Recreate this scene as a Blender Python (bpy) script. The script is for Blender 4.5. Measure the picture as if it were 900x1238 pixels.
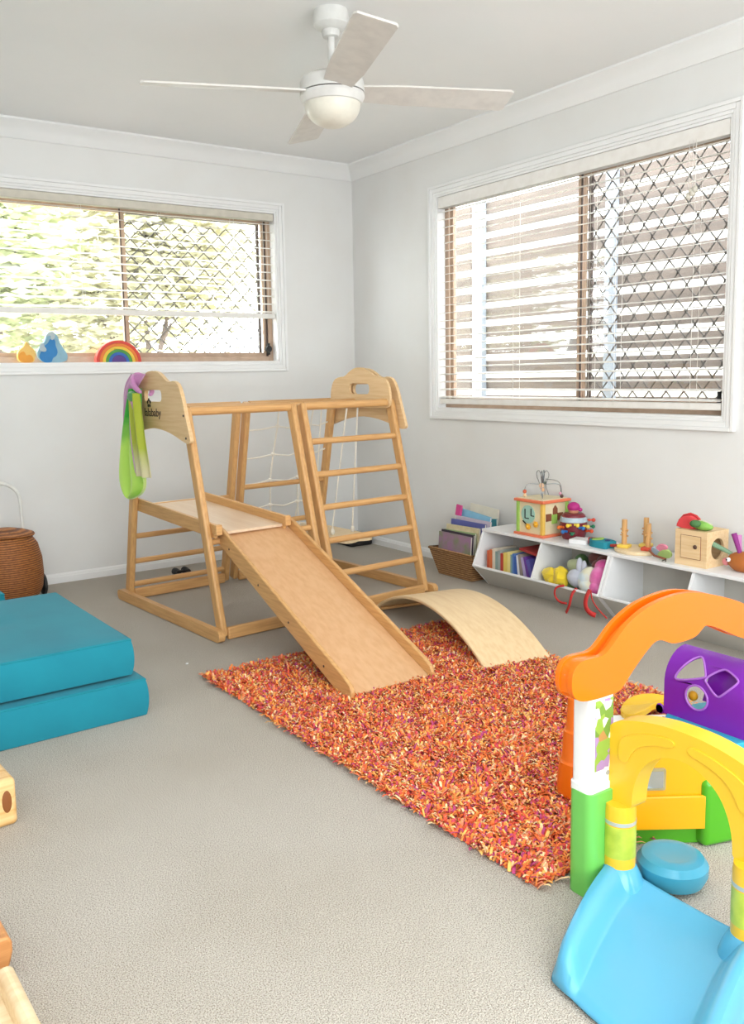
import bpy, bmesh, math, random
from mathutils import Vector, Matrix, noise
from mathutils.geometry import tessellate_polygon
random.seed(7)
PI = math.pi
sc = bpy.context.scene
for o in list(bpy.data.objects): bpy.data.objects.remove(o)
COL = sc.collection

# ------------------------------------------------------------------ camera
def make_camera():
    f, px, py, pitch, roll, yaw = 1066.30, 425.38, 587.20, .1246, -.0192, .5954
    fw = Vector((math.sin(yaw)*math.cos(pitch), math.cos(yaw)*math.cos(pitch), -math.sin(pitch)))
    r = Vector((math.cos(yaw), -math.sin(yaw), 0)); u = r.cross(fw)
    r2 = math.cos(roll)*r + math.sin(roll)*u; u2 = -math.sin(roll)*r + math.cos(roll)*u
    cd = bpy.data.cameras.new('camera'); co = bpy.data.objects.new('camera', cd); COL.objects.link(co)
    m = Matrix((r2, u2, -fw)).transposed().to_4x4(); m.translation = (-3.2946, -4.7976, 1.0914)
    co.matrix_world = m
    cd.sensor_fit = 'HORIZONTAL'; cd.sensor_width = 36; cd.lens = f*36/900
    cd.shift_x = (450-px)/900; cd.shift_y = (py-619)/900
    cd.clip_start = .02; cd.clip_end = 200
    sc.camera = co
make_camera()
# ------------------------------------------------------------------ world, light, exposure
w = bpy.data.worlds.new('world'); sc.world = w; w.use_nodes = True
bg = w.node_tree.nodes['Background']; bg.inputs[0].default_value = (.93, .965, 1.0, 1); bg.inputs[1].default_value = 6.0
def area(name, loc, rot, sx, sy, power, col=(1, 1, 1)):
    l = bpy.data.lights.new(name, 'AREA'); l.shape = 'RECTANGLE'; l.size = sx; l.size_y = sy; l.energy = power; l.color = col
    o = bpy.data.objects.new(name, l); COL.objects.link(o); o.location = loc; o.rotation_euler = rot
    return o
area('rear_fill_light', (-2.5, -6.7, 1.2), (math.radians(124), 0, math.radians(-12)), 3.6, 2.0, 90, (.92, .965, 1))  # added fill behind the camera, angled up to brighten the ceiling; no real lamp
area('overhead_fill_light', (-2.4, -4.75, 2.37), (0, 0, 0), 3.6, 2.3, 27, (.92, .965, 1))  # added out-of-frame fill at ceiling height, stands for no ceiling lamp
sc.view_settings.view_transform = 'Standard'; sc.view_settings.look = 'None'
sc.view_settings.gamma = 1; sc.view_settings.use_curve_mapping = False
sc.view_settings.exposure = 1.02

# ------------------------------------------------------------------ helpers
def lin(h):
    h = h.lstrip('#'); c = [int(h[i:i+2], 16)/255 for i in (0, 2, 4)]
    return tuple((x/12.92 if x <= .04045 else ((x+.055)/1.055)**2.4) for x in c) + (1,)
MATS = {}
def mat(name, h, rough=.5, kind=None, h2=None, sc_=20, bump=0, metal=0, spec=.5, sheen=0, coat=0, sss=0):
    if name in MATS: return MATS[name]
    m = bpy.data.materials.new(name); m.use_nodes = True; N = m.node_tree.nodes; L = m.node_tree.links
    b = N['Principled BSDF']; c1 = lin(h); b.inputs['Base Color'].default_value = c1
    b.inputs['Roughness'].default_value = rough; b.inputs['Metallic'].default_value = metal
    b.inputs['Specular IOR Level'].default_value = spec
    if sheen: b.inputs['Sheen Weight'].default_value = sheen
    if coat: b.inputs['Coat Weight'].default_value = coat; b.inputs['Coat Roughness'].default_value = .15
    tc = N.new('ShaderNodeTexCoord'); mp = N.new('ShaderNodeMapping'); L.new(tc.outputs['Object'], mp.inputs[0])
    nz = N.new('ShaderNodeTexNoise'); L.new(mp.outputs[0], nz.inputs['Vector'])
    nz.inputs['Scale'].default_value = sc_; nz.inputs['Detail'].default_value = 5
    if kind and kind.startswith('wood'):
        s = {'woodx': (.6, 9, 9), 'woody': (9, .6, 9), 'woodz': (9, 9, .6), 'wood': (1, 9, 1.5)}[kind]
        mp.inputs['Scale'].default_value = s
    mx = N.new('ShaderNodeMix'); mx.data_type = 'RGBA'
    c2 = lin(h2) if h2 else tuple(x*.9 for x in c1[:3])+(1,)
    mx.inputs[6].default_value = c1; mx.inputs[7].default_value = c2
    cr = N.new('ShaderNodeMapRange'); cr.inputs['From Min'].default_value = .38; cr.inputs['From Max'].default_value = .66
    src = nz.outputs['Fac']
    L.new(src, cr.inputs['Value']); L.new(cr.outputs[0], mx.inputs[0]); L.new(mx.outputs[2], b.inputs['Base Color'])
    if bump:
        bp = N.new('ShaderNodeBump'); bp.inputs['Strength'].default_value = bump; bp.inputs['Distance'].default_value = .004
        L.new(src, bp.inputs['Height']); L.new(bp.outputs[0], b.inputs['Normal'])
    MATS[name] = m; return m

def axis_frame(d):
    d = d.normalized(); up = Vector((0, 0, 1)) if abs(d.z) < .95 else Vector((1, 0, 0))
    x = d.cross(up).normalized(); y = x.cross(d).normalized(); return x, y, d
class B:
    def __init__(s): s.bm = bmesh.new()
    def hexa(s, P):
        v = [s.bm.verts.new(p) for p in P]
        for f in ((0, 3, 2, 1), (4, 5, 6, 7), (0, 1, 5, 4), (1, 2, 6, 5), (2, 3, 7, 6), (3, 0, 4, 7)): s.bm.faces.new([v[i] for i in f])
        return s
    def box(s, c, z, M=None):
        c = Vector(c); h = Vector(z)/2; P = []
        for dz in (-1, 1):
            for dx, dy in ((-1, -1), (1, -1), (1, 1), (-1, 1)):
                p = Vector((dx*h.x, dy*h.y, dz*h.z)); p = (M @ p) if M else p; P.append(c+p)
        return s.hexa(P)
    def bar(s, a, b, wx, wy, side=None):
        a = Vector(a); b = Vector(b); d = (b-a).normalized()
        if side is None: x, y, _ = axis_frame(d)
        else:
            x = Vector(side); x = (x-x.dot(d)*d).normalized(); y = d.cross(x)
        P = []
        for p in (a, b):
            for i, j in ((-1, -1), (1, -1), (1, 1), (-1, 1)): P.append(p+x*wx/2*i+y*wy/2*j)
        return s.hexa(P)
    def tube(s, pts, r, n=10, closed=False, caps=True):
        pts = [Vector(p) for p in pts]; R = r if isinstance(r, (list, tuple)) else [r]*len(pts); rings = []
        N_ = len(pts); px = None
        for i, p in enumerate(pts):
            if closed: d = pts[(i+1) % N_]-pts[i-1]
            else: d = pts[min(i+1, N_-1)]-pts[max(i-1, 0)]
            d.normalize()
            if px is None: x, y, _ = axis_frame(d)
            else:
                x = px-px.dot(d)*d; x = x.normalized() if x.length > 1e-6 else axis_frame(d)[0]; y = x.cross(d)
            px = x
            rings.append([s.bm.verts.new(p+R[i]*(math.cos(2*PI*k/n)*x+math.sin(2*PI*k/n)*y)) for k in range(n)])
        for i in range(N_ if closed else N_-1):
            A, C = rings[i], rings[(i+1) % N_]
            for k in range(n): s.bm.faces.new((A[k], A[(k+1) % n], C[(k+1) % n], C[k]))
        if caps and not closed: s.bm.faces.new(rings[0][::-1]); s.bm.faces.new(rings[-1])
        return s
    def rod(s, a, b, r, n=14): return s.tube([a, b], r, n)
    def lathe(s, prof, c=(0, 0, 0), n=32, sx=1, sy=1, M=None):
        c = Vector(c); rings = []
        for r, z in prof:
            if r < 1e-5: p = Vector((0, 0, z)); rings.append([s.bm.verts.new(c+((M @ p) if M else p))])
            else:
                ring = []
                for k in range(n):
                    p = Vector((r*sx*math.cos(2*PI*k/n), r*sy*math.sin(2*PI*k/n), z)); ring.append(s.bm.verts.new(c+((M @ p) if M else p)))
                rings.append(ring)
        for A, C in zip(rings, rings[1:]):
            for k in range(n):
                a, b_ = A[k % len(A)], A[(k+1) % len(A)]; c_, d = C[(k+1) % len(C)], C[k % len(C)]
                vs = []
                for v in (a, b_, c_, d):
                    if v not in vs: vs.append(v)
                if len(vs) > 2: s.bm.faces.new(vs)
        for R in (rings[0][::-1], rings[-1]):
            if len(R) > 2: s.bm.faces.new(R)
        return s
    def ball(s, c, r, sx=1, sy=1, sz=1, n=14, M=None, amp=0, fr=8, seed=0):
        c = Vector(c); m = 10; prof = []
        st = len(s.bm.verts)
        s.lathe([(r*math.sin(PI*i/m), -r*math.cos(PI*i/m)) for i in range(m+1)], (0, 0, 0), n)
        s.bm.verts.ensure_lookup_table()
        for v in list(s.bm.verts)[st:]:
            k = 1+(noise.noise(v.co*fr+Vector((seed, 0, 0)))*amp if amp else 0)
            p = Vector((v.co.x*sx*k, v.co.y*sy*k, v.co.z*sz*k)); v.co = c+((M @ p) if M else p)
        return s
    def prism(s, loops, fn, w0, w1):
        """loops: outer + holes of (u,v); fn(u,v,w)->xyz; extruded from w0 to w1"""
        L3 = [[Vector((u, v, 0)) for u, v in lp] for lp in loops]
        tris = tessellate_polygon(L3); flat = [p for lp in L3 for p in lp]
        V0 = [s.bm.verts.new(fn(p.x, p.y, w0)) for p in flat]; V1 = [s.bm.verts.new(fn(p.x, p.y, w1)) for p in flat]
        for t in tris:
            try: s.bm.faces.new([V0[i] for i in t]); s.bm.faces.new([V1[i] for i in reversed(t)])
            except ValueError: pass
        k = 0
        for lp in L3:
            n = len(lp)
            for i in range(n):
                a, b_ = k+i, k+(i+1) % n
                try: s.bm.faces.new((V0[a], V0[b_], V1[b_], V1[a]))
                except ValueError: pass
            k += n
        return s
    def grid(s, fn, nu, nv, closed_u=False):
        V_ = [[s.bm.verts.new(fn(i/(nu if closed_u else nu-1), j/(nv-1))) for i in range(nu)] for j in range(nv)]
        for j in range(nv-1):
            for i in range(nu if closed_u else nu-1):
                k = (i+1) % nu
                s.bm.faces.new((V_[j][i], V_[j][k], V_[j+1][k], V_[j+1][i]))
        return s
    def build(s, name, m, parent=None, smooth=30, bevel=0, seg=2, solid=0, subd=0, kind=None, label=None, weld=False, off=-1):
        if weld: bmesh.ops.remove_doubles(s.bm, verts=s.bm.verts, dist=1e-5)
        bmesh.ops.recalc_face_normals(s.bm, faces=s.bm.faces)
        me = bpy.data.meshes.new(name); s.bm.to_mesh(me); s.bm.free()
        if smooth:
            for p in me.polygons: p.use_smooth = True
            me.set_sharp_from_angle(angle=math.radians(smooth))
        if m: me.materials.append(m)
        o = bpy.data.objects.new(name, me); COL.objects.link(o)
        if parent is not None: o.parent = parent
        if solid:
            q = o.modifiers.new('solidify', 'SOLIDIFY'); q.thickness = solid; q.offset = off
        if bevel:
            q = o.modifiers.new('bevel', 'BEVEL'); q.width = bevel; q.segments = seg; q.limit_method = 'ANGLE'; q.angle_limit = math.radians(35)
            q.harden_normals = False
        if subd:
            q = o.modifiers.new('subdivision', 'SUBSURF'); q.levels = subd; q.render_levels = subd
        if kind: o['kind'] = kind
        if label: o['label'] = label
        return o
def tag(o, label, cat, group=None, kind=None):
    o['label'] = label; o['category'] = cat
    if group: o['group'] = group
    if kind: o['kind'] = kind
    return o
def thing(name, label, cat, loc=(0, 0, 0), rz=0, group=None):
    o = bpy.data.objects.new(name, None); o.empty_display_size = .05; COL.objects.link(o)
    o.location = loc; o.rotation_euler = (0, 0, rz); return tag(o, label, cat, group)
def struct(b, name, m, parent=None, **k):
    o = b.build(name, m, parent, **k)
    if parent is None: o['kind'] = 'structure'
    return o
def Rz(a): return Matrix.Rotation(a, 3, 'Z')
def Rx(a): return Matrix.Rotation(a, 3, 'X')
def Ry(a): return Matrix.Rotation(a, 3, 'Y')
def rrect(cx, cy, w_, h_, r, n=4):
    P = []
    for sx, sy, a0 in ((1, 1, 0), (-1, 1, 90), (-1, -1, 180), (1, -1, 270)):
        for k in range(n+1):
            a = math.radians(a0+90*k/n); P.append((cx+sx*(w_/2-r)+r*math.cos(a), cy+sy*(h_/2-r)+r*math.sin(a)))
    return P
def circ(cx, cy, r, n=20, ry=None): return [(cx+r*math.cos(2*PI*k/n), cy+(ry or r)*math.sin(2*PI*k/n)) for k in range(n)]
def smooth_loop(P, it=2, closed=True):
    for _ in range(it):
        Q = []; n = len(P)
        rng = range(n if closed else n-1)
        if not closed: Q.append(P[0])
        for i in rng:
            a, b_ = P[i], P[(i+1) % n]
            Q.append(tuple(a[k]*.75+b_[k]*.25 for k in range(len(a)))); Q.append(tuple(a[k]*.25+b_[k]*.75 for k in range(len(a))))
        if not closed: Q.append(P[-1])
        P = Q
    return P

# ------------------------------------------------------------------ materials
wall_m = mat('wall_paint', '#e7e7e5', .85, h2='#e4e3e0', sc_=3)
ceil_m = mat('ceiling_paint', '#f0f0ef', .9, h2='#edeeed', sc_=2)
trim_m = mat('white_gloss_trim', '#f1f1f0', .4, sc_=4, h2='#ededec')
alu_m = mat('bronze_aluminium', '#b79c86', .45, h2='#ab917b')
alud_m = mat('dark_aluminium', '#4a3a33', .5)
blind_m = mat('blind_white', '#f0ede8', .5, h2='#eae6e0')
blindrail_m = mat('blind_beige', '#d6d0c2', .5)
cord_m = mat('blind_cord', '#e6e2da', .8)
mesh_m = mat('security_mesh_metal', '#5d5550', .6)
wood_y = mat('beech_y', '#dbaa6e', .42, 'woody', '#cb9860', 14)
wood_x = mat('beech_x', '#dbaa6e', .42, 'woodx', '#cb9860', 14)
wood_z = mat('beech_z', '#d8a86c', .42, 'woodz', '#c8965e', 14)
ply_m = mat('birch_ply', '#e6c495', .5, 'woody', '#dcb684', 10)
slide_m = mat('slide_laminate', '#dcae80', .38, 'woody', '#d4a374', 6)
plat_m = mat('platform_laminate', '#e8cdb0', .35, 'woody', '#e0c2a2', 6)
pale_m = mat('pale_maple', '#ecd5ae', .45, 'woodx', '#e2c79b', 10)
dark_m = mat('dark_print', '#3a2026', .6)
rope_m = mat('cotton_rope', '#f3ede0', .9, bump=.5, sc_=200)
black_m = mat('black_plastic', '#1c1b1c', .5)
steel_m = mat('chrome_wire', '#8d9296', .25, metal=.9)
white_m = mat('white_melamine', '#f0f0f0', .35, h2='#ebebeb', sc_=3)
inner_m = mat('shelf_inner', '#cdcac2', .6, sc_=3)

# ------------------------------------------------------------------ room shell
XL, YR, H, T = -4.5, -7.0, 2.4, .13
def wall_holes(loops, fn, w0, w1, name, m):
    b = B(); b.prism(loops, fn, w0, w1); return struct(b, name, m, smooth=0)
def carpet_mat():
    m = bpy.data.materials.new('carpet_pile'); m.use_nodes = True; N = m.node_tree.nodes; L = m.node_tree.links; b = N['Principled BSDF']
    b.inputs['Roughness'].default_value = .95; b.inputs['Specular IOR Level'].default_value = .1
    tc = N.new('ShaderNodeTexCoord')
    n1 = N.new('ShaderNodeTexNoise'); n1.inputs['Scale'].default_value = 380; n1.inputs['Detail'].default_value = 3
    n2 = N.new('ShaderNodeTexNoise'); n2.inputs['Scale'].default_value = 2.2; n2.inputs['Detail'].default_value = 3
    v = N.new('ShaderNodeTexVoronoi'); v.inputs['Scale'].default_value = 330
    for q in (n1, n2, v): L.new(tc.outputs['Object'], q.inputs['Vector'])
    cr = N.new('ShaderNodeValToRGB'); e = cr.color_ramp.elements
    e[0].position = .36; e[0].color = lin('#948a7d'); e[1].position = .62; e[1].color = lin('#dbd4c9')
    k = e.new(.47); k.color = lin('#c3bbaf')
    L.new(n1.outputs['Fac'], cr.inputs[0])
    mx = N.new('ShaderNodeMix'); mx.data_type = 'RGBA'; mx.blend_type = 'MULTIPLY'; mx.inputs[0].default_value = 1
    c2 = N.new('ShaderNodeValToRGB'); c2.color_ramp.elements[0].position = .35; c2.color_ramp.elements[0].color = (.93, .92, .9, 1)
    c2.color_ramp.elements[1].position = .6; c2.color_ramp.elements[1].color = (1, 1, 1, 1); L.new(n2.outputs['Fac'], c2.inputs[0])
    L.new(cr.outputs[0], mx.inputs[6]); L.new(c2.outputs[0], mx.inputs[7]); L.new(mx.outputs[2], b.inputs['Base Color'])
    ad = N.new('ShaderNodeMath'); ad.operation = 'ADD'; L.new(n1.outputs['Fac'], ad.inputs[0]); L.new(v.outputs['Distance'], ad.inputs[1])
    bp = N.new('ShaderNodeBump'); bp.inputs['Strength'].default_value = .7; bp.inputs['Distance'].default_value = .006
    L.new(ad.outputs[0], bp.inputs['Height']); L.new(bp.outputs[0], b.inputs['Normal']); return m
struct(B().box((XL/2, YR/2, -.05), (-XL+.3, -YR+.3, .1)), 'floor', carpet_mat(), smooth=0)
struct(B().box((XL/2, YR/2, H+.05), (-XL+.3, -YR+.3, .1)), 'ceiling', ceil_m, smooth=0)
# left-hand picture window in the back wall, right-hand window in the right wall
WX0, WX1, WZ0, WZ1 = -2.47, -.565, 1.178, 2.079
RY0, RY1, RZ0, RZ1 = -2.665, -.835, .886, 2.084
rect = lambda a, b_, c, d: [(a, c), (b_, c), (b_, d), (a, d)]
wall_holes([rect(XL, T, -.02, H+.02), rect(WX0, WX1, WZ0, WZ1)], lambda u, v, q: (u, q, v), 0, T, 'wall_back', wall_m)
wall_holes([rect(YR, 0, -.02, H+.02), rect(RY0, RY1, RZ0, RZ1)], lambda u, v, q: (q, u, v), 0, T, 'wall_right', wall_m)
struct(B().box((XL-T/2, YR/2, H/2), (T, -YR, H+.04)), 'wall_left', wall_m, smooth=0)
struct(B().box((XL/2, YR-T/2, H/2), (-XL, T, H+.04)), 'wall_front', wall_m, smooth=0)
# cornice: coved profile swept along the two walls
prof = [(0, -.085), (.010, -.085), (.016, -.078), (.028, -.055), (.045, -.036), (.066, -.022), (.078, -.014), (.085, -.010), (.085, 0), (0, 0)]
b = B()
def sweep_wall(b, prof, A, C, inv, z0, miter0=0, miter1=0):
    """prof (out, up); A->C along the wall; inv inward normal; miter shifts ends along by out*m"""
    A = Vector(A); C = Vector(C); d = (C-A).normalized(); inv = Vector(inv)
    r0 = [b.bm.verts.new(A+inv*p[0]+Vector((0, 0, z0+p[1]))+d*p[0]*miter0) for p in prof]
    r1 = [b.bm.verts.new(C+inv*p[0]+Vector((0, 0, z0+p[1]))-d*p[0]*miter1) for p in prof]
    n = len(prof)
    for i in range(n): b.bm.faces.new((r0[i], r0[(i+1) % n], r1[(i+1) % n], r1[i]))
    b.bm.faces.new(r0[::-1]); b.bm.faces.new(r1)
sweep_wall(b, prof, (XL, 0, 0), (0, 0, 0), (0, -1, 0), H, 0, 1)
struct(b, 'trim_1', ceil_m, smooth=40)
b = B(); sweep_wall(b, prof, (0, 0, 0), (0, YR, 0), (-1, 0, 0), H, 1, 0); struct(b, 'trim_2', ceil_m, smooth=40)
bprof = [(0, 0), (.014, 0), (.014, .034), (.011, .038), (.011, .043), (.006, .052), (0, .052)]
b = B(); sweep_wall(b, bprof, (XL, 0, 0), (0, 0, 0), (0, -1, 0), 0, 0, 1); struct(b, 'baseboard_back', trim_m, smooth=20)
b = B(); sweep_wall(b, bprof, (0, 0, 0), (0, YR, 0), (-1, 0, 0), 0, 1, 0); struct(b, 'baseboard_right', trim_m, smooth=20)

# ------------------------------------------------------------------ windows
def glass_mat():
    m = bpy.data.materials.new('window_glass'); m.use_nodes = True; N = m.node_tree.nodes; L = m.node_tree.links
    N.remove(N['Principled BSDF']); t = N.new('ShaderNodeBsdfTransparent'); g = N.new('ShaderNodeBsdfGlossy'); g.inputs['Roughness'].default_value = .02
    t.inputs[0].default_value = (.97, .985, .98, 1); mx = N.new('ShaderNodeMixShader'); mx.inputs[0].default_value = .05
    L.new(t.outputs[0], mx.inputs[1]); L.new(g.outputs[0], mx.inputs[2]); L.new(mx.outputs[0], N['Material Output'].inputs[0]); return m
glass_m = glass_mat()
def window(name, u0, u1, z0, z1, fn, stile, mesh_side, msz, lab):
    """fn(u, depth, z) with depth>0 to the outside, <0 into the room"""
    root = bpy.data.objects.new(name, None); COL.objects.link(root); root['kind'] = 'structure'; root['label'] = lab
    def bx(b, a, c, d0, d1, e, f): b.hexa([fn(a, d0, e), fn(c, d0, e), fn(c, d1, e), fn(a, d1, e), fn(a, d0, f), fn(c, d0, f), fn(c, d1, f), fn(a, d1, f)])
    # moulded architrave: three steps with mitred look
    aw = .052; b = B()
    for (i0, i1, th) in ((0, .014, .010), (.014, .036, .014), (.036, aw, .020)):
        bx(b, u0-i1, u0-i0, -th, 0, z0-i1, z1+i1); bx(b, u1+i0, u1+i1, -th, 0, z0-i1, z1+i1)
        bx(b, u0-i0, u1+i0, -th, 0, z1+i0, z1+i1); bx(b, u0-i0, u1+i0, -th, 0, z0-i1, z0-i0)
    b.build('architrave', trim_m, root, smooth=0, bevel=.0025, seg=2)
    b = B(); t = .012
    bx(b, u0, u0+t, -.004, .125, z0, z1); bx(b, u1-t, u1, -.004, .125, z0, z1); bx(b, u0+t, u1-t, -.004, .125, z1-t, z1); bx(b, u0+t, u1-t, -.006, .125, z0, z0+.010)
    b.build('reveal_lining', trim_m, root, smooth=0, bevel=.001)
    U0, U1, Z0, Z1 = u0+t, u1-t, z0+.010, z1-t
    b = B(); f = .03
    for q in ((U0, U0+f, Z0, Z1), (U1-f, U1, Z0, Z1), (U0+f, U1-f, Z1-f, Z1), (U0+f, U1-f, Z0, Z0+f)): bx(b, q[0], q[1], .055, .115, q[2], q[3])
    b.build('window_frame', alu_m, root, smooth=0, bevel=.002)
    b = B(); s = .024
    for (a, c, d) in ((U0+f, stile+.013, .095), (stile-.013, U1-f, .070)):
        for q in ((a, a+s, Z0+f, Z1-f), (c-s, c, Z0+f, Z1-f), (a+s, c-s, Z1-f-s, Z1-f), (a+s, c-s, Z0+f, Z0+f+s)): bx(b, q[0], q[1], d, d+.018, q[2], q[3])
    b.build('sash', alu_m, root, smooth=0, bevel=.0015)
    b = B(); bx(b, stile-.020, stile-.0135, .062, .069, Z0+f, Z1-f); bx(b, U0+f+.001, U0+f+.010, .06, .07, Z0+f, Z1-f) if mesh_side < 0 else bx(b, U1-f-.010, U1-f-.001, .06, .069, Z0+f, Z1-f)
    b.build('rubber_seal', alud_m, root, smooth=0)
    b = B()
    for (a, c, d) in ((U0+f+s, stile+.013-s, .104), (stile-.013+s, U1-f-s, .079)): bx(b, a, c, d, d+.003, Z0+f+s, Z1-f-s)
    b.build('pane', glass_m, root, smooth=0)
    # diamond security grille in its own dark frame
    a, c = (U0+f, stile) if mesh_side < 0 else (stile, U1-f)
    b = B(); dw, dh = msz; d = .128; A, C, E, F = a+.012, c-.012, Z0+f+.006, Z1-f-.006
    for q in ((A, A+.016, E, F), (C-.016, C, E, F), (A, C, F-.016, F), (A, C, E, E+.016)): bx(b, q[0], q[1], d-.008, d+.008, q[2], q[3])
    b.build('screen_frame', alud_m, root, smooth=0)
    b = B(); n = int((C-A)/(dw/2))+1
    for i in range(n):
        uc = A+dw/4+i*dw/2
        if uc > C-.004: break
        pts = []; z = E; k = 0; sg = 1 if i % 2 else -1
        while z < F-.01:
            for (tz, tu) in ((0, dw/4-.0035), (.10, dw/4-.0035), (.5, -(dw/4-.0035)), (.60, -(dw/4-.0035))):
                zz = z+tz*dh
                if zz < F: pts.append(fn(min(max(uc+sg*tu, A), C), d, zz))
            z += dh
        b.tube(pts, .0037, 6)
    b.build('security_mesh', mesh_m, root)
    return root
fb = lambda u, d, z: (u, d, z)
fr = lambda u, d, z: (d, u, z)
W1 = window('window_1', WX0, WX1, WZ0, WZ1, fb, -1.50, 1, (.10, .10), 'white framed sliding window in the back wall with toys on its sill')
W2 = window('window_2', RY0, RY1, RZ0, RZ1, fr, -1.825, -1, (.092, .115), 'white framed sliding window in the right wall with a full length blind')
b = B(); b.lathe([(.0, -.008), (.02, -.008), (.022, 0), (.02, .008), (0, .008)], (-.613, .046, 1.262), 20, M=Rx(PI/2)); b.box((-.613, .05, 1.262), (.018, .012, .07))
b.build('latch', black_m, W1, bevel=.001)
b = B(); b.box((.052, -2.605, .97), (.012, .014, .05)); b.build('latch', black_m, W2, bevel=.001)

def blind(name, lab, u0, u1, ztop, hh, zbot, fn, n, tilt, cords, slat=.048):
    root = thing(name, lab, 'blind')
    def bx(b, a, c, d0, d1, e, f): b.hexa([fn(a, d0, e), fn(c, d0, e), fn(c, d1, e), fn(a, d1, e), fn(a, d0, f), fn(c, d0, f), fn(c, d1, f), fn(a, d1, f)])
    b = B(); bx(b, u0, u1, 0.0, .045, ztop-hh, ztop); b.build('headrail', blindrail_m if hh < .05 else blind_m, root, smooth=0, bevel=.003)
    b = B(); bx(b, u0+.004, u1-.004, .002, .044, zbot, zbot+.030); b.build('bottom_rail', blind_m, root, smooth=0, bevel=.004)
    b = B(); za, zb = zbot+.04, ztop-hh-.018
    for i in range(n):
        z = za+(zb-za)*i/(n-1); ring = []
        prof_ = []
        for k in range(5):
            t = (k/4-.5); x = t*slat*math.cos(tilt); zz = t*slat*math.sin(tilt)+.0022*(1-4*t*t); prof_.append((.023+x, zz))
        V0 = []
        for u in (u0+.006, u1-.006):
            V0.append([b.bm.verts.new(fn(u, p[0], z+p[1]+.0008)) for p in prof_]+[b.bm.verts.new(fn(u, p[0], z+p[1]-.0008)) for p in reversed(prof_)])
        m_ = len(V0[0])
        for k in range(m_): b.bm.faces.new((V0[0][k], V0[0][(k+1) % m_], V0[1][(k+1) % m_], V0[1][k]))
        b.bm.faces.new(V0[0][::-1]); b.bm.faces.new(V0[1])
    b.build('slats', blind_m, root, smooth=30)
    for u in cords:
        for d in (.0, .0465): B().rod(fn(u, d, zbot+.01), fn(u, d, ztop-hh), .0009, 5).build('ladder_cord', cord_m, root)
    return root
blind('venetian_blind', 'white venetian blind raised part way over the back wall window', WX0+.016, WX1-.016, WZ1-.013, .042, 1.445, fb, 12, math.radians(13), (-2.2, -1.75, -1.3, -.85, -.63))
bl = blind('venetian_blind', 'white venetian blind lowered to the bottom of the right wall window', RY0+.016, RY1-.016, RZ1-.013, .062, .918, fr, 25, math.radians(8), (-2.5, -2.1, -1.95, -1.45, -.95))
b = B()
for dy in (0, .012, .03): b.rod((-.004, -2.50+dy, 2.02), (-.004, -2.50+dy, 1.83-dy), .0012, 6)
b.build('pull_cord', cord_m, bl); b = B()
for dy, dz in ((0, 1.825), (.012, 1.812), (.03, 1.80), (.018, 1.818)): b.ball((-.004, -2.50+dy, dz), .011, sz=1.3)
b.build('cord_knob', blindrail_m, bl)

# ------------------------------------------------------------------ outside
grass_m = mat('lawn', '#a6a592', .9, h2='#98a07c', sc_=6)
struct(B().box((1, 4, -.65), (16, 16, .1)), 'ground_outside', grass_m, smooth=0)
fence_m = mat('fence_board', '#6e6159', .7, 'woody', '#5f544d', 5); post_m = mat('fence_post', '#8f959d', .6)
fen = thing('slat_fence', 'beige horizontal slat fence standing outside the right wall window', 'fence', (1.15, 0, -.6))
b = B()
for k in range(27):
    z = .10+k*.123
    b.box((0, -2.685, z+.038), (.02, 5.43, .078)); b.box((0, 1.2, z+.038), (.02, 2.1, .078))
b.build('slat_panel', fence_m, fen, smooth=0)
for y in (-5.3, -3.2, -1.153, .01, 2.1):
    B().box((-.035, y, 1.72), (.045, .07, 3.44)).build('post', post_m, fen, smooth=0, bevel=.004)
nb = tag(B().box((3.2, -2.2, 1.2), (.25, 11, 3.6)).build('gap_backing_wall', mat('render_white', '#d9d6d0', .9, sc_=3), None, smooth=0), 'added pale wall that tones down the bright gaps of the slat fence', 'wall')  # wall added behind the fence so its gaps show less bright than sky
leaf_ms = [mat('leaf_%s' % n, c, .6, h2=c2, sc_=8) for n, c, c2 in (('pale', '#d2d3b6', '#c2c5a2'), ('mid', '#c4c8a2', '#b2b78c'), ('warm', '#d0cbac', '#c0b998'))]
bark_m = mat('bark', '#80706a', .9, sc_=12, h2='#6b5c54')
def tree(loc, hgt, rad, n, seed, lm, lab, group=None):
    R = random.Random(seed); root = thing('tree', lab, 'tree', loc, 0, group)
    b = B(); tips = []
    def branch(p, d, l, r, dep):
        q = p+d*l*.5+Vector((R.uniform(-.1, .1), R.uniform(-.1, .1), 0))*l; e = p+d*l
        b.tube([p, q, e], [r, r*.8, r*.6], 6)
        if dep == 0: tips.append(e); tips.append(q); return
        for _ in range(3 if dep > 1 else 4):
            nd = (d+Vector((R.uniform(-.8, .8), R.uniform(-.8, .8), R.uniform(-.25, .6)))).normalized(); branch(e if R.random() > .3 else q, nd, l*.68, r*.55, dep-1)
    branch(Vector((0, 0, 0)), Vector((0, 0, 1)), hgt*.42, .06, 3)
    b.build('trunk', bark_m, root)
    b = B()
    for _ in range(n):
        t = R.choice(tips); g = Vector((R.gauss(0, 1), R.gauss(0, 1), R.gauss(0, .8)))*rad*.16+t
        a = Vector((R.uniform(-1, 1), R.uniform(-1, 1), R.uniform(-1, 1))).normalized(); x, y, _z = axis_frame(a); s = R.uniform(.026, .055)
        v = [b.bm.verts.new(g+p) for p in (x*s*1.8, y*s*.6, -x*s*1.8, -y*s*.6)]; b.bm.faces.new(v)
    b.build('foliage', lm, root, smooth=0)
    return root
tree((-2.9, 3.1, -.6), 3.6, 1.6, 5200, 1, leaf_ms[0], 'thin branching tree with pale leaves left outside the back window')
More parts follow.
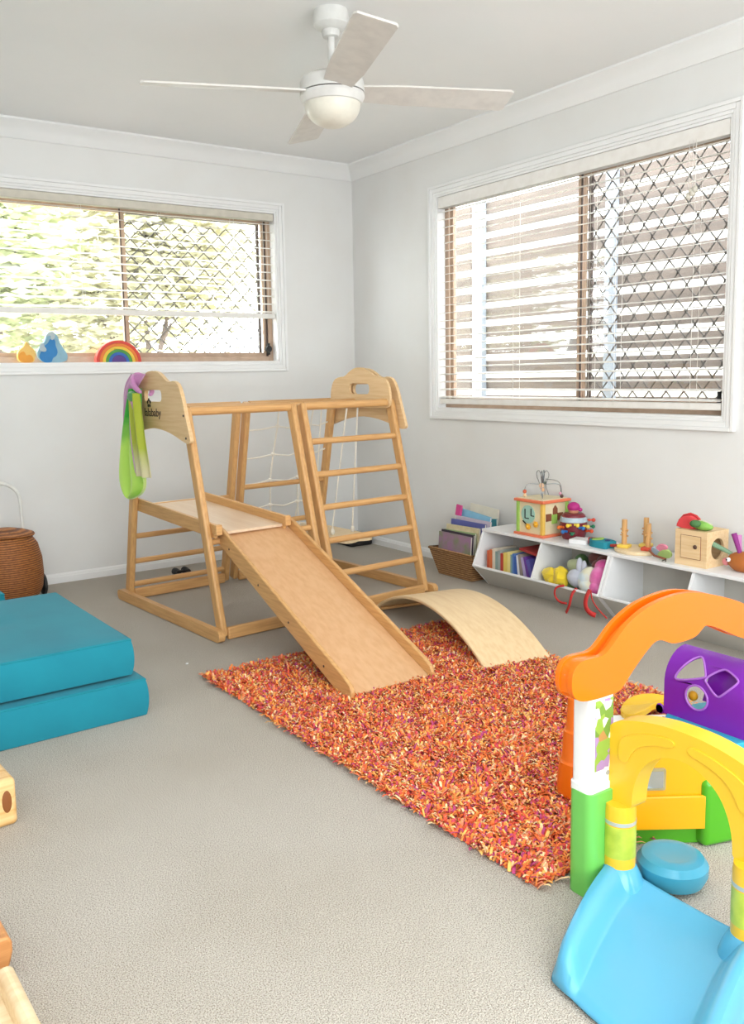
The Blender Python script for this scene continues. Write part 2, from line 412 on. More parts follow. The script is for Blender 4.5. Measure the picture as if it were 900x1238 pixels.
tree((-1.2, 3.6, -.6), 3.3, 1.9, 9000, 2, leaf_ms[1], 'bushy yellow-green tree seen through the meshed half of the back window')
tree((.15, 3.9, -.6), 3.6, 2.1, 11000, 3, leaf_ms[2], 'warm tinted tree farther right beyond the back window')
tree((-4.4, 4.2, -.6), 4.0, 1.8, 3800, 4, leaf_ms[1], 'tall open tree farthest left beyond the back window')

# ------------------------------------------------------------------ ceiling fan
fan_m = mat('fan_white', '#e2e1dd', .4); fanb_m = mat('fan_blade', '#dedad4', .45); glassw_m = mat('opal_glass', '#e6e2d4', .3)
fan = thing('ceiling_fan', 'white four-blade ceiling fan with a domed light hanging from the ceiling', 'ceiling fan', (-1.435, -1.975, 2.4))
B().lathe([(.0, 0), (.062, 0), (.066, -.02), (.064, -.05), (.05, -.062), (.035, -.068), (0, -.068)]).build('canopy', fan_m, fan)
B().lathe([(0, -.06), (.030, -.06), (.034, -.075), (.03, -.09), (.013, -.092), (.013, -.21), (.03, -.212), (.032, -.225), (0, -.225)], n=24).build('rod', fan_m, fan)
B().lathe([(0, -.215), (.06, -.217), (.09, -.225), (.113, -.238), (.118, -.25), (.118, -.285), (0, -.285)], n=48).build('motor_housing', fan_m, fan)
B().lathe([(0, -.2855), (.113, -.2855), (.113, -.289), (0, -.289)], n=48).build('seam', alud_m, fan)
B().lathe([(0, -.2895), (.118, -.2895), (.119, -.30), (.108, -.322), (.104, -.324), (0, -.324)], n=48).build('light_ring', fan_m, fan)
B().lathe([(0, -.3245)]+[(.103*math.cos(a), -.3245-.082*math.sin(a)) for a in [PI/2*k/12 for k in range(13)]], n=48).build('light_bowl', glassw_m, fan)
for k in range(4):
    a = math.radians(-22+90*k); b = B(); M = Rz(a) @ Rx(math.radians(-13))
    loop = [(.085, -.045), (.10, -.052), (.25, -.064), (.67, -.070), (.685, -.061), (.685, .061), (.67, .070), (.25, .064), (.10, .052), (.085, .045)]
    b.prism([loop], lambda u, v, q: Vector((0, 0, -.280))+Rz(a) @ Vector((u, 0, 0))+M @ Vector((0, v, q)), -.004, .004)
    b.build('blade', fanb_m, fan, smooth=20, bevel=.002)

# ------------------------------------------------------------------ climbing frame
CA = math.radians(4); CO = Vector((-1.197, -.97, 0))
cl = thing('climbing_frame', 'beech climbing frame with ladder, rope net and scalloped end boards', 'climbing frame', CO, CA)
ZT = .965
yf = lambda z: -(.505-.25*z/.97)
yb = lambda z: .425-.20*z/.97
def rbar(a, c, wx, wy, name, m, side=None, bev=.008): return B().bar(a, c, wx, wy, side).build(name, m, cl, smooth=40, bevel=bev, seg=3)
for x in (-.575, -.030, .026, .575):
    for fy in (yf, yb): rbar((x, fy(0.012), .012), (x, fy(ZT), ZT), .030, .050, 'leg', wood_z, (1, 0, 0), .009)
for s in (-1, 1):
    b = B(); b.prism([rrect(-.045, .027, 1.02, .05, .024, 5)], lambda u, v, q: (q, u, v), s*.592, s*.622); b.build('foot_bar', wood_y, cl, smooth=40, bevel=.005)
for x0, x1 in ((-.56, -.045), (.041, .56)):
    for y in (-.515, .40): rbar((x0, y, .028), (x1, y, .028), .022, .052, 'bottom_rail', wood_x, (0, 1, 0), .006)
    for y in (yf(ZT-.012), .0, yb(ZT-.012)):
        rr = .0195
        xx0, xx1 = (-.56, -.017) if x0 < 0 else (.04, .56)
        if y == 0: continue
        B().rod((xx0, y, ZT-.014), (xx1, y, ZT-.014), rr, 16).build('top_rail', wood_x, cl)
B().rod((-.60, .0, ZT-.012), (.60, .0, ZT-.012), .016, 16).build('top_rail', wood_x, cl)
rungs = [(.785, 1), (.632, 1), (.48, 1), (.328, 1), (.175, 1)]
for z, s in rungs: B().rod((.026, yf(z), z), (.575, yf(z), z), .0152, 14).build('rung', wood_x, cl)
for z in (.47, .325, .195, .075): B().rod((-.575, yb(z), z), (-.03, yb(z), z), .0135, 14).build('rung', wood_x, cl)
for z in (.515, .30, .15): B().rod((.026, yb(z), z), (.575, yb(z), z), .0140, 14).build('rung', wood_x, cl)
B().rod((-.575, yf(.40), .40), (-.03, yf(.40), .40), .0135, 14).build('rung', wood_x, cl)
def end_board():
    half = [(0, .873), (.06, .870), (.13, .861), (.20, .845), (.27, .824), (.315, .815), (.335, .826), (.330, .85), (.30, .93), (.275, 1.01), (.245, 1.065), (.205, 1.083), (.165, 1.077), (.13, 1.083), (.09, 1.108), (.05, 1.124), (0, 1.128)]
    half = [half[0]]+smooth_loop(half, 1, False)[1:-1]+[half[-1]]
    return half+[(-u, v) for u, v in half[-2:0:-1]]
ctr = -.02
for s in (-1, 1):
    b = B(); b.prism([[(u+ctr, v) for u, v in end_board()], rrect(ctr, 1.017, .17, .052, .02)], lambda u, v, q: (q, u, v), s*.594, s*.612)
    bd = b.build('end_board', ply_m, cl, smooth=30, bevel=.003)
    for yy, zz in ((-.31, .84), (-.295, .935), (.27, .84), (.265, .935)):
        B().rod((s*.612, yy+ctr+.01, zz), (s*.6145, yy+ctr+.01, zz), .005, 10).build('screw', alud_m, bd)
    if s < 0: board_l = bd
    if s > 0:
        hf = [(u*.80, .93+(v-.873)*.78) for u, v in end_board() if v > .92]
        lp = [(-.235, .93), (-.245, .97), (-.235, 1.03), (-.21, 1.07), (-.165, 1.083), (-.12, 1.085), (-.08, 1.11), (-.04, 1.128), (0, 1.132), (.04, 1.128), (.08, 1.11), (.12, 1.085), (.165, 1.083), (.21, 1.07), (.235, 1.03), (.245, .97), (.235, .93), (.2, .922), (-.2, .922)]
        b = B(); b.prism([smooth_loop(lp, 1), rrect(0, 1.02, .165, .056, .022)], lambda u, v, q: (q, u*1.02-.045, v), .546, .561)
        b.build('inner_board', ply_m, cl, smooth=30, bevel=.003)
def text(s, size, parent, M, loc, m, name='lettering', ext=.0008):
    c = bpy.data.curves.new(name, 'FONT'); c.body = s; c.size = size; c.extrude = ext; c.align_x = 'LEFT'
    t = bpy.data.objects.new('tmp_text', c); COL.objects.link(t)
    dg = bpy.context.evaluated_depsgraph_get(); me = bpy.data.meshes.new_from_object(t.evaluated_get(dg)); bpy.data.objects.remove(t)
    me.transform(Matrix.Translation(loc) @ M.to_4x4()); me.materials.clear(); me.materials.append(m); me.name = name
    o = bpy.data.objects.new(name, me); COL.objects.link(o); o.parent = parent; return o
Mt = Matrix(((0, 0, -1), (-1, 0, 0), (0, 1, 0)))
text('lalababy', .052, board_l, Mt, Vector((-.6125, .070, .926)), dark_m)
b = B()
for k in range(5):
    a = 2*PI*k/5+.3; b.ball((-.613, .02+.014*math.cos(a), .985+.014*math.sin(a)), .008, .15, 1, 1)
b.build('flower_print', dark_m, board_l)
# rope net in the rear of the right bay
def netpt(x, z): return Vector((x, yb(z)+.004, z))
b = B(); cols = {.03: 0, .24: 1, .42: 1, .575: 0}
lv = (.83, .68, .54, .40, .27)
for x, kx in ((.23, 1), (.41, 1)):
    b.tube([netpt(x, .95)]+[netpt(x-.02*math.sin(i)*(.5+i*.25), z) for i, z in enumerate(lv)]+[netpt(x-.03, .16)], .0046, 8)
for i, z in enumerate(lv):
    b.tube([netpt(.03, z-.015), netpt(.13, z-.012), netpt(.23-.02*math.sin(i)*(.5+i*.25), z), netpt(.32, z-.015), netpt(.41-.02*math.sin(i)*(.5+i*.25), z+.004), netpt(.5, z-.01), netpt(.575, z+.012)], .0042, 8)
    for x in (.23, .41): b.ball(netpt(x-.02*math.sin(i)*(.5+i*.25), z), .0115, n=8)
b.build('rope_net', rope_m, cl)
# platform with side rails
def pt(x, y, dz=0): return Vector((x, y, .442+(y+.43)*.05+dz))
b = B(); b.hexa([pt(-.55, -.43, -.012), pt(-.21, -.43, -.012), pt(-.21, .36, -.012), pt(-.55, .36, -.012), pt(-.55, -.43), pt(-.21, -.43), pt(-.21, .36), pt(-.55, .36)])
b.build('platform', plat_m, cl, smooth=0, bevel=.001)
for x in (-.553, -.205):
    B().bar(pt(x, -.44, .008), pt(x, .37, .008), .016, .062, (1, 0, 0)).build('platform_rail', wood_y, cl, smooth=0, bevel=.003)
    B().box(pt(x, -.455, .018), (.03, .026, .045)).build('rail_hook', wood_x, cl, smooth=0, bevel=.004)

# swing
sw = thing('plank_swing', 'long plywood swing seat on four white ropes hanging inside the climbing frame', 'swing', (-.74, -.78, 0), CA)
seat = [(-.105, .27), (-.105, -.20), (-.10, -.27), (-.07, -.295), (-.03, -.288), (.0, -.270), (.03, -.288), (.07, -.295), (.10, -.27), (.105, -.20), (.105, .27), (.06, .285), (-.06, .285)]
b = B(); b.prism([smooth_loop(seat, 2)], lambda u, v, q: (u, v, q), .228, .252); st = b.build('seat', pale_m, sw, smooth=30, bevel=.003)
ropes = [((-.06, -.13), (.02, -.175), .945), ((.075, -.13), (.09, -.175), .945), ((-.06, .22), (-.03, .05), .95), ((.075, .22), (.02, .05), .95)]
b = B()
for (x, y), (tx, ty), tz in ropes:
    pts = [Vector((x, y, .235)), Vector((x, y, .30)), Vector((x*.5+tx*.5, y*.5+ty*.5, .62)), Vector((tx, ty, tz))]
    b.tube(pts, .0044, 8); b.ball((x, y, .268), .0115, n=8, sz=1.5); b.ball((x, y, .226), .010, n=8)
b.build('rope', rope_m, sw)

# slide
sl = thing('wooden_slide', 'beech slide with raised side rails leaning from the climbing frame onto the rug', 'slide', (-1.52, -2.0, 0))
S0 = Vector((.012, .60, .428)); S1 = Vector((-.013, -.425, .022)); sd = (S1-S0).normalized(); sn = Vector((1, 0, 0)).cross(-sd).normalized()
if sn.z < 0: sn = -sn
side = Vector((1, 0, 0))
b = B(); b.hexa([S0+side*i*.163+sn*j for j, i in ((-.012, -1), (-.012, 1))]+[S1+side*i*.163+sn*j for j, i in ((-.012, 1), (-.012, -1))] + [S0+side*-.163, S0+side*.163, S1+side*.163, S1+side*-.163])
b.build('slide_surface', slide_m, sl, smooth=0, bevel=.001)
Ls = (S1-S0).length
for s in (-1, 1):
    lp = [(-.005, -.036), (-.012, .02), (0, .036), (.03, .040), (Ls-.06, .040), (Ls-.01, .034), (Ls+.008, .018), (Ls+.012, -.004), (Ls-.002, -.010), (Ls-.05, -.036)]
    b = B(); b.prism([lp], lambda u, v, q: S0+sd*u+sn*v+side*q, s*.164, s*.181); rl = b.build('side_rail', wood_y, sl, smooth=30, bevel=.004)
    for u in (.12, .40, .66, .93):
        p = S0+sd*u+sn*-.004+side*s*.181; B().rod(p, p+side*s*.0012, .0045, 10).build('screw', alud_m, rl)
for u in (.25, .75): B().bar(S0+sd*u-sn*.022-side*.16, S0+sd*u-sn*.022+side*.16, .018, .03).build('cross_brace', wood_x, sl, bevel=.002)

# ------------------------------------------------------------------ rug
def rug():
    import numpy as np
    R = np.random.default_rng(3); x0, x1, y0, y1 = -2.005, -.85, -3.565, -1.905
    root = thing('shag_rug', 'orange and red shaggy rug lying on the grey carpet under the slide', 'rug', (0, 0, 0))
    B().box(((x0+x1)/2, (y0+y1)/2, .004), (x1-x0-.02, y1-y0-.02, .008)).build('backing', mat('rug_backing', '#cc7250', .9), root, smooth=0)
    n = 58000
    bx_ = R.uniform(x0, x1, n); by = R.uniform(y0, y1, n)
    ang = R.uniform(0, 2*PI, n)+.0; ln = R.uniform(.022, .046, n); lean = R.uniform(.35, 1.0, n); wd = R.uniform(.0019, .0037, n)
    # tufts: strands lean together in clumps
    cl_ = np.sin(bx_*37+3*np.sin(by*23))+np.cos(by*41+2*np.sin(bx_*29)); ang = cl_*2.2+R.normal(0, .9, n)
    dx, dy = np.cos(ang), np.sin(ang); pxx, pyy = -dy, dx
    V = np.zeros((n, 8, 3)); 
    for k, (t, hz) in enumerate(((0, 0), (.35, .62), (.75, .92), (1.0, .80))):
        h_ = ln*(1-.55*lean)*hz*.78+.004; o_ = ln*lean*t
        w_ = wd*(1, 1.15, 1.0, .35)[k]
        for s, i in ((-1, 0), (1, 1)):
            V[:, 2*k+i, 0] = bx_+dx*o_+pxx*w_*s; V[:, 2*k+i, 1] = by+dy*o_+pyy*w_*s; V[:, 2*k+i, 2] = h_
    V = V.reshape(-1, 3); base = (np.arange(n)*8)[:, None, None]
    F = (base+np.array([[0, 1, 3, 2], [2, 3, 5, 4], [4, 5, 7, 6]])[None]).reshape(-1, 4)
    me = bpy.data.meshes.new('pile'); me.vertices.add(len(V)); me.vertices.foreach_set('co', V.ravel())
    me.loops.add(F.size); me.loops.foreach_set('vertex_index', F.ravel().astype('i4'))
    me.polygons.add(len(F)); me.polygons.foreach_set('loop_start', np.arange(0, F.size, 4, dtype='i4'))
    try: me.polygons.foreach_set('loop_total', np.full(len(F), 4, dtype='i4'))
    except Exception: pass
    me.update(calc_edges=True); me.validate()
    pal = np.array([lin(c)[:3] for c in ('#f0763c', '#f6964a', '#f8ba66', '#e65a42', '#d04e5c', '#b84a78', '#fbd8a4', '#f08c66', '#f4ae84', '#d9643c')])
    pw = np.array([.16, .15, .13, .11, .10, .08, .09, .07, .06, .05]); ci = R.choice(len(pal), n, p=pw/pw.sum()); col = pal[ci]*R.uniform(.85, 1.12, (n, 1))
    c4 = np.concatenate([np.repeat(col, 8, 0), np.ones((n*8, 1))], 1).astype('f4')
    at = me.color_attributes.new('strand_colour', 'FLOAT_COLOR', 'POINT'); at.data.foreach_set('color', c4.ravel())
    m = bpy.data.materials.new('shag_yarn'); m.use_nodes = True; N = m.node_tree.nodes; L = m.node_tree.links
    a = N.new('ShaderNodeAttribute'); a.attribute_name = 'strand_colour'; pb = N['Principled BSDF']; pb.inputs['Roughness'].default_value = .8; pb.inputs['Specular IOR Level'].default_value = .2
    L.new(a.outputs['Color'], pb.inputs['Base Color']); me.materials.append(m)
    o = bpy.data.objects.new('pile', me); COL.objects.link(o); o.parent = root; o['kind'] = 'stuff'
rug()

# ------------------------------------------------------------------ curved balance board
ab = thing('balance_board', 'curved pale plywood board lying arched over the rug beside the slide', 'balance board', (-.912, -2.03, 0), math.radians(-11.5))
c_, h_ = .485, .135; Rr = (c_*c_+h_*h_)/(2*h_); th = math.asin(c_/Rr)
b = B()
def arcf(u, v, r): a = -th+2*th*v; return Vector(((u-.5)*.29, math.sin(a)*r, h_-Rr+math.cos(a)*r+.012))
n = 40; rings = []
for j in range(n+1):
    rings.append([b.bm.verts.new(arcf(u, j/n, r)) for u, r in ((0, Rr-.007), (1, Rr-.007), (1, Rr+.007), (0, Rr+.007))])
for A, C in zip(rings, rings[1:]):
    for k in range(4): b.bm.faces.new((A[k], A[(k+1) % 4], C[(k+1) % 4], C[k]))
b.bm.faces.new(rings[0]); b.bm.faces.new(rings[-1][::-1])
b.build('curved_deck', mat('ash_ply', '#eccfa2', .42, 'woody', '#e3c293', 7), ab, smooth=40, bevel=.004)
for s in (-1, 1):
    a = s*(th-.03); B().box((0, math.sin(a)*(Rr-.012), h_-Rr+.012+math.cos(a)*(Rr-.014)), (.26, .02, .012)).build('end_cleat', wood_x, ab, bevel=.002)

# ------------------------------------------------------------------ teal foam cushions
def foam_mat():
    m = mat('teal_microsuede', '#0d8496', .9, h2='#0b7c8f', sc_=5, sheen=.08, bump=.15); return m
teal = foam_mat(); teald = mat('teal_piping', '#0e8391', .9)
def cushion(name, lab, c, sz, rz=0, dent=False):
    root = thing(name, lab, 'cushion', (c[0], c[1], 0), rz, 'teal foam play cushions')
    b = B(); nx, ny = 26, 26
    X, Y, Z = sz
    def sf(u, v, top):
        x = (u-.5)*X; y = (v-.5)*Y; e = min(u, 1-u, v, 1-v); puff = .010*(1-math.exp(-e*18))
        z = Z/2+puff*.6
        if top and dent:
            for (cx, cy, k) in ((.58, .55, 1), (.66, .52, .8), (.73, .55, .9)):
                d = ((u-cx)/.018)**2+((v-cy-.8*(u-cx))/.10)**2; z -= .016*k*math.exp(-d)
        return z
    G = {}
    b.box((0, 0, c[2]), (X, Y, Z))
    bmesh.ops.subdivide_edges(b.bm, edges=b.bm.edges, cuts=30, use_grid_fill=True)
    for v in b.bm.verts:
        u, w_, q = v.co.x/X+.5, v.co.y/Y+.5, (v.co.z-c[2])
        if abs(abs(q)-Z/2) < 1e-5: v.co.z = c[2]+(1 if q > 0 else -1)*(sf(u, w_, q > 0) if q > 0 else Z/2)
        else:
            bul = .008*(1-(2*q/Z)**2); 
            if abs(abs(v.co.x)-X/2) < 1e-5: v.co.x += bul*(1 if v.co.x > 0 else -1)
            if abs(abs(v.co.y)-Y/2) < 1e-5: v.co.y += bul*(1 if v.co.y > 0 else -1)
    b.build('cover', teal, root, smooth=50, bevel=.012, seg=3)
    b = B()
    for z in (c[2]+Z/2-.004,):
        b.tube([(-X/2, -Y/2, z), (X/2, -Y/2, z), (X/2, Y/2, z), (-X/2, Y/2, z)], .0032, 6, closed=True)
    b.build('piping', teald, root)
    return root
cushion('foam_cushion', 'teal foam cushion flat on the carpet, lowest of the stack', (-2.87, -1.72, .0625), (1.11, .82, .125), math.radians(1.5))
cushion('foam_cushion', 'teal foam cushion with a finger dented top, stacked on another', (-2.90, -1.70, .197), (1.11, .80, .122), math.radians(1), True)
cushion('foam_cushion', 'teal foam cushion at the left edge behind the stacked pair', (-2.95, -1.02, .13), (.86, .30, .25), 0)

# ------------------------------------------------------------------ wicker trolley basket
def wicker(name, c1, c2, su, sv):
    m = bpy.data.materials.new(name); m.use_nodes = True; N = m.node_tree.nodes; L = m.node_tree.links; b = N['Principled BSDF']; b.inputs['Roughness'].default_value = .6
    tc = N.new('ShaderNodeTexCoord'); mp = N.new('ShaderNodeMapping'); L.new(tc.outputs['Object'], mp.inputs[0])
    wv = N.new('ShaderNodeTexWave'); wv.bands_direction = 'Z'; wv.inputs['Scale'].default_value = sv; wv.inputs['Distortion'].default_value = 1.5; wv.inputs['Detail'].default_value = 2; L.new(mp.outputs[0], wv.inputs[0])
    nz = N.new('ShaderNodeTexNoise'); nz.inputs['Scale'].default_value = su; L.new(mp.outputs[0], nz.inputs['Vector'])
    ad = N.new('ShaderNodeMath'); ad.operation = 'MULTIPLY'; L.new(wv.outputs['Fac'], ad.inputs[0]); L.new(nz.outputs['Fac'], ad.inputs[1])
    cr = N.new('ShaderNodeValToRGB'); cr.color_ramp.elements[0].position = .08; cr.color_ramp.elements[0].color = lin(c2); cr.color_ramp.elements[1].position = .48; cr.color_ramp.elements[1].color = lin(c1)
    L.new(ad.outputs[0], cr.inputs[0]); L.new(cr.outputs[0], b.inputs['Base Color'])
    bp = N.new('ShaderNodeBump'); bp.inputs['Distance'].default_value = .004; bp.inputs['Strength'].default_value = .8; L.new(ad.outputs[0], bp.inputs['Height']); L.new(bp.outputs[0], b.inputs['Normal']); return m
wk = wicker('wicker_brown', '#b9763a', '#6d3a18', 70, 30)
tr = thing('basket_trolley', 'brown wicker basket trolley with white hoop handle and black wheels by back wall', 'trolley', (-2.31, -.27, 0))
B().lathe([(.0, .035), (.15, .035), (.168, .07), (.176, .14), (.172, .22), (.155, .29), (.125, .335), (0, .335)], n=48).build('basket', wk, tr)
b = B(); b.lathe([(0, .336), (.128, .336), (.133, .343), (.128, .350), (.09, .362), (.04, .372), (0, .375)], n=48, M=Ry(math.radians(2))); b.build('lid', wk, tr)
hp = [(.105, .08, .05), (.112, .085, .30), (.108, .085, .46)]+[(.108*math.cos(a), .085, .49+.10*math.sin(a)) for a in [PI*k/10 for k in range(0, 11)]]+[(-.108, .085, .46), (-.112, .085, .30), (-.105, .08, .05)]
B().tube(smooth_loop(hp, 1, False), .009, 12).build('handle', mat('white_enamel', '#ecebe6', .35), tr)
for s in (-1, 1):
    b = B(); b.lathe([(0, -.011), (.046, -.011), (.055, -.006), (.055, .006), (.046, .011), (0, .011)], (s*.187, .05, .056), 28, M=Ry(PI/2)); wh = b.build('wheel', black_m, tr)
    B().rod((s*.196, .05, .056), (s*.202, .05, .056), .012, 14).build('hub_cap', alud_m, wh)
B().rod((-.187, .05, .056), (.187, .05, .056), .006, 10).build('axle', steel_m, tr)
B().box((0, -.05, .025), (.24, .18, .03)).build('base_board', alud_m, tr, bevel=.005)

# ------------------------------------------------------------------ wooden pieces at the left edge
blk = thing('wooden_block', 'chunky pine block with a dark knot at the left edge on carpet', 'wooden block', (-2.985, -2.53, 0), math.radians(4))
knot = mat('pine_knot', '#8a5020', .6)
B().box((0, 0, .06), (.30, .17, .12)).build('block', mat('pine_block', '#e9c287', .5, 'woodx', '#d3a361', 9), blk, bevel=.012, seg=3)
B().ball((.125, -.0855, .065), .026, .45, .10, 1.1).build('knot', knot, blk)
rp = thing('wooden_ramp', 'pale wooden ramp with a raised rim lying at the bottom left corner', 'ramp', (-3.27, -3.55, 0), math.radians(1))
B().box((0, -.05, .045), (.50, .62, .02)).build('deck', pale_m, rp, smooth=0, bevel=.004)
for s in (-1, 1): B().bar((s*.262, .27, .045), (s*.262, -.36, .045), .028, .085, (1, 0, 0)).build('rim', pale_m, rp, bevel=.011, seg=3)
bb = thing('wooden_board', 'brown wooden board standing just behind the pale ramp at left', 'board', (-3.245, -3.14, 0), math.radians(2))
b = B(); b.prism([smooth_loop([(-.26, 0), (.22, 0), (.25, .03), (.262, .075), (.25, .10), (-.26, .10)], 1)], lambda u, v, q: (u, q, v), -.08, .08); b.build('board', mat('brown_wood', '#c98d55', .45, 'woodx', '#b3753f', 9), bb, bevel=.005)

# ------------------------------------------------------------------ low angled storage bins along the right wall
def shelf_unit(y0, lab, ndiv, wid=.82):
    root = thing('storage_bin_shelf', lab, 'storage shelf', (0, y0, 0), 0, 'white angled storage bins')
    d_top, d_lip, d_foot, zl, zt = .232, .305, .195, .112, .29
    Pf = [(-.016, 0), (-d_foot, 0), (-d_lip, zl), (-d_top, zt), (-.016, zt)]
    for y in (0, -wid+.014):
        b = B(); b.prism([Pf], lambda u, v, q: (u, q, v), y-.014, y); b.build('side_panel', white_m, root, smooth=0, bevel=.0015)
    for k in range(ndiv):
        y = -wid*(k+1)/(ndiv+1); b = B(); b.prism([[(u*.985+.0, v*.98+.004) for u, v in Pf]], lambda u, v, q: (u, q, v), y-.006, y+.006); b.build('divider', white_m, root, smooth=0)
    B().box((-.016-(d_top-.016)/2-.003, -wid/2, zt+.001), (d_top-.010, wid, .014)).build('top_panel', white_m, root, smooth=0, bevel=.002)
    b = B(); b.hexa([(-d_foot, -.014, 0), (-d_foot, -wid+.014, 0), (-d_foot+.012, -wid+.014, 0), (-d_foot+.012, -.014, 0), (-d_lip, -.014, zl), (-d_lip, -wid+.014, zl), (-d_lip+.013, -wid+.014, zl+.004), (-d_lip+.013, -.014, zl+.004)])
    b.build('front_panel', inner_m, root, smooth=0)
    b = B(); b.box((-d_lip+.004, -wid/2, zl+.003), (.012, wid-.02, .010)); b.build('front_lip', white_m, root, smooth=0, bevel=.002)
    B().box((-.022, -wid/2, zt/2), (.008, wid-.028, zt-.02)).build('back_panel', inner_m, root, smooth=0)
    b = B(); b.box((-.115, -wid/2, .06), (.18, wid-.028, .008)); b.build('bottom_panel', inner_m, root, smooth=0)
    return root
shelf_unit(-1.47, 'white angled storage bin unit holding picture books and soft toys', 1)
shelf_unit(-2.292, 'white angled storage bin unit with empty bins, wooden box on top', 1)
shelf_unit(-3.114, 'white angled storage bin unit farthest right, mostly out of the frame', 1)

# books in the first bin
bookcols = ['#c9562f', '#d9713c', '#e0d2bd', '#8fa39c', '#a9b4b0', '#c0473a', '#e8cf6a', '#efdc8c', '#88a7a8', '#5b82c4', '#3f66b4', '#e7e8ee', '#9c8f86', '#b9a9d4', '#6b3f97', '#5d59a8']
bwid = [.016, .02, .02, .018, .016, .02, .026, .020, .012, .016, .016, .012, .018, .018, .014, .022]
page_m = mat('book_pages', '#efe9dc', .8)
names = ['rust red', 'orange', 'cream', 'sage', 'grey green', 'brick red', 'yellow', 'pale yellow', 'slate', 'sky blue', 'cobalt blue', 'white', 'taupe', 'lavender', 'purple', 'violet blue']
y = -1.516; prev = None
for i, (c, bw) in enumerate(zip(bookcols, bwid)):
    hgt = .125+.018*((i*7) % 5)/5; lean = 0 if i < 10 else .06+(i-10)*.055; dep = .15
    lab = '%s spined picture book in the shelf bin' % names[i]
    lab += ', nearest the bin\'s left end' if i == 0 else (', right of the %s book' % names[i-1])
    root = thing('picture_book', lab, 'book', (-.168, y, .066), 0, 'picture books in the first bin')
    M = Rx(-lean) if lean else Matrix.Identity(3)
    def bxm(b, c, s): b.box(M @ Vector(c), s, M)
    b = B(); bxm(b, (0, -bw+.001, hgt/2), (dep, .002, hgt)); bxm(b, (0, -.001, hgt/2), (dep, .002, hgt)); bxm(b, (-dep/2, -bw/2, hgt/2), (.002, bw, hgt))
    b.build('cover', mat('book_cover_'+names[i].replace(' ', '_'), c, .45), root, smooth=0, bevel=.0006)
    b = B(); bxm(b, (.003, -bw/2, hgt/2), (dep-.008, bw-.004, hgt-.006)); b.build('pages', page_m, root, smooth=0)
    y -= bw+.0015+(.0 if lean == 0 else .0058)
tag(B().box((-.17, -1.80, .225), (.14, .12, .012), Rx(.12)).build('picture_book', mat('book_cover_dark_red', '#a3322f', .5), None, bevel=.001), 'dark red book lying flat across the tops of the others', 'book', 'picture books in the first bin')

# soft toys in the second bin
def plush(name, col, lab, parts, h2=None):
    m = mat('plush_'+name, col, .95, h2=h2, sc_=15, sheen=.4, bump=.3); root = None
    b = B()
    for q in parts: b.ball(*q[0], **q[1])
    o = b.build('plush_toy', m); return tag(o, lab, 'soft toy')
def pb(x, y, z, r, **k): return ((Vector((x+.034, y, z+.010)), r*1.12), dict(n=16, **k))
plush('yellow', '#f0d02a', 'yellow soft toy at the left of the soft toy bin', [pb(-.262, -1.945, .125, .034, amp=.5, fr=30, sy=1.2), pb(-.258, -1.995, .128, .036, amp=.6, fr=26, sz=1.1, seed=4), pb(-.272, -1.968, .105, .026, amp=.4, fr=30)])
plush('green', '#5f8a4c', 'dark green soft toy behind the yellow one in the bin', [pb(-.15, -2.02, .13, .05, amp=.3, fr=14), pb(-.12, -2.0, .185, .03), pb(-.22, -2.035, .11, .035, amp=.3)])
plush('sage', '#c7d2a8', 'pale green cloth toy lying at the top of the bin', [pb(-.19, -2.03, .175, .03, sy=1.6, amp=.3, fr=20), pb(-.2, -2.075, .17, .024, amp=.3, fr=20)])
plush('grey', '#c9ccd8', 'pale grey bunny toy with one upright ear in the bin', [pb(-.245, -2.085, .135, .038, amp=.25, fr=20, sy=1.2), pb(-.245, -2.098, .19, .014, sz=2.8), pb(-.24, -2.12, .185, .012, sz=2.8)])
plush('cream', '#e3e0c4', 'cream and pale blue soft doll lying in the middle of the bin', [pb(-.25, -2.15, .145, .036, sz=1.5, sy=1.1, amp=.2, M=Rx(.6)), pb(-.265, -2.165, .115, .030, amp=.2, sy=1.5)], '#cfe2f2')
plush('brown', '#7d4b45', 'brown haired rag doll at the back of the bin', [pb(-.15, -2.12, .215, .03, sy=1.5, amp=.3, fr=24), pb(-.17, -2.19, .21, .034, sy=1.3, amp=.4, fr=24), pb(-.20, -2.16, .20, .022)])
plush('pink', '#ee86c0', 'hot pink plush toy squeezed against the right end of the bin', [pb(-.245, -2.215, .15, .042, sz=1.35, amp=.2), pb(-.215, -2.21, .20, .034, sy=1.1), pb(-.265, -2.215, .115, .03)], '#df4a9e')
rib = mat('red_ribbon', '#d3322f', .5)
def ribbon(pts, w_, lab):
    pts = [Vector(p) for p in smooth_loop([tuple(p) for p in pts], 2, False)]
    b = B(); V_ = []
    for i, p in enumerate(pts):
        d = (pts[min(i+1, len(pts)-1)]-pts[max(i-1, 0)]).normalized(); x = d.cross(Vector((-1, 0, .2))).normalized()
        V_.append((b.bm.verts.new(p-x*w_/2), b.bm.verts.new(p+x*w_/2)))
    for A, C in zip(V_, V_[1:]): b.bm.faces.new((A[0], A[1], C[1], C[0]))
    return tag(b.build('ribbon', rib, solid=.001), lab, 'ribbon', 'red ribbons hanging from the soft toy bin')
ribbon([(-.315, -2.10, .128), (-.322, -2.055, .115), (-.322, -2.045, .075), (-.318, -2.075, .045), (-.318, -2.12, .05)], .010, 'curled loop of red ribbon hanging over the bin front, left one')
ribbon([(-.30, -2.16, .125), (-.322, -2.15, .10), (-.322, -2.14, .05), (-.316, -2.118, .012), (-.312, -2.108, .004)], .014, 'long red ribbon tail beside the curled loop')
ribbon([(-.305, -2.24, .135), (-.325, -2.235, .10), (-.33, -2.235, .06), (-.325, -2.26, .035), (-.318, -2.285, .03)], .022, 'wide red ribbon bow under the pink plush toy')
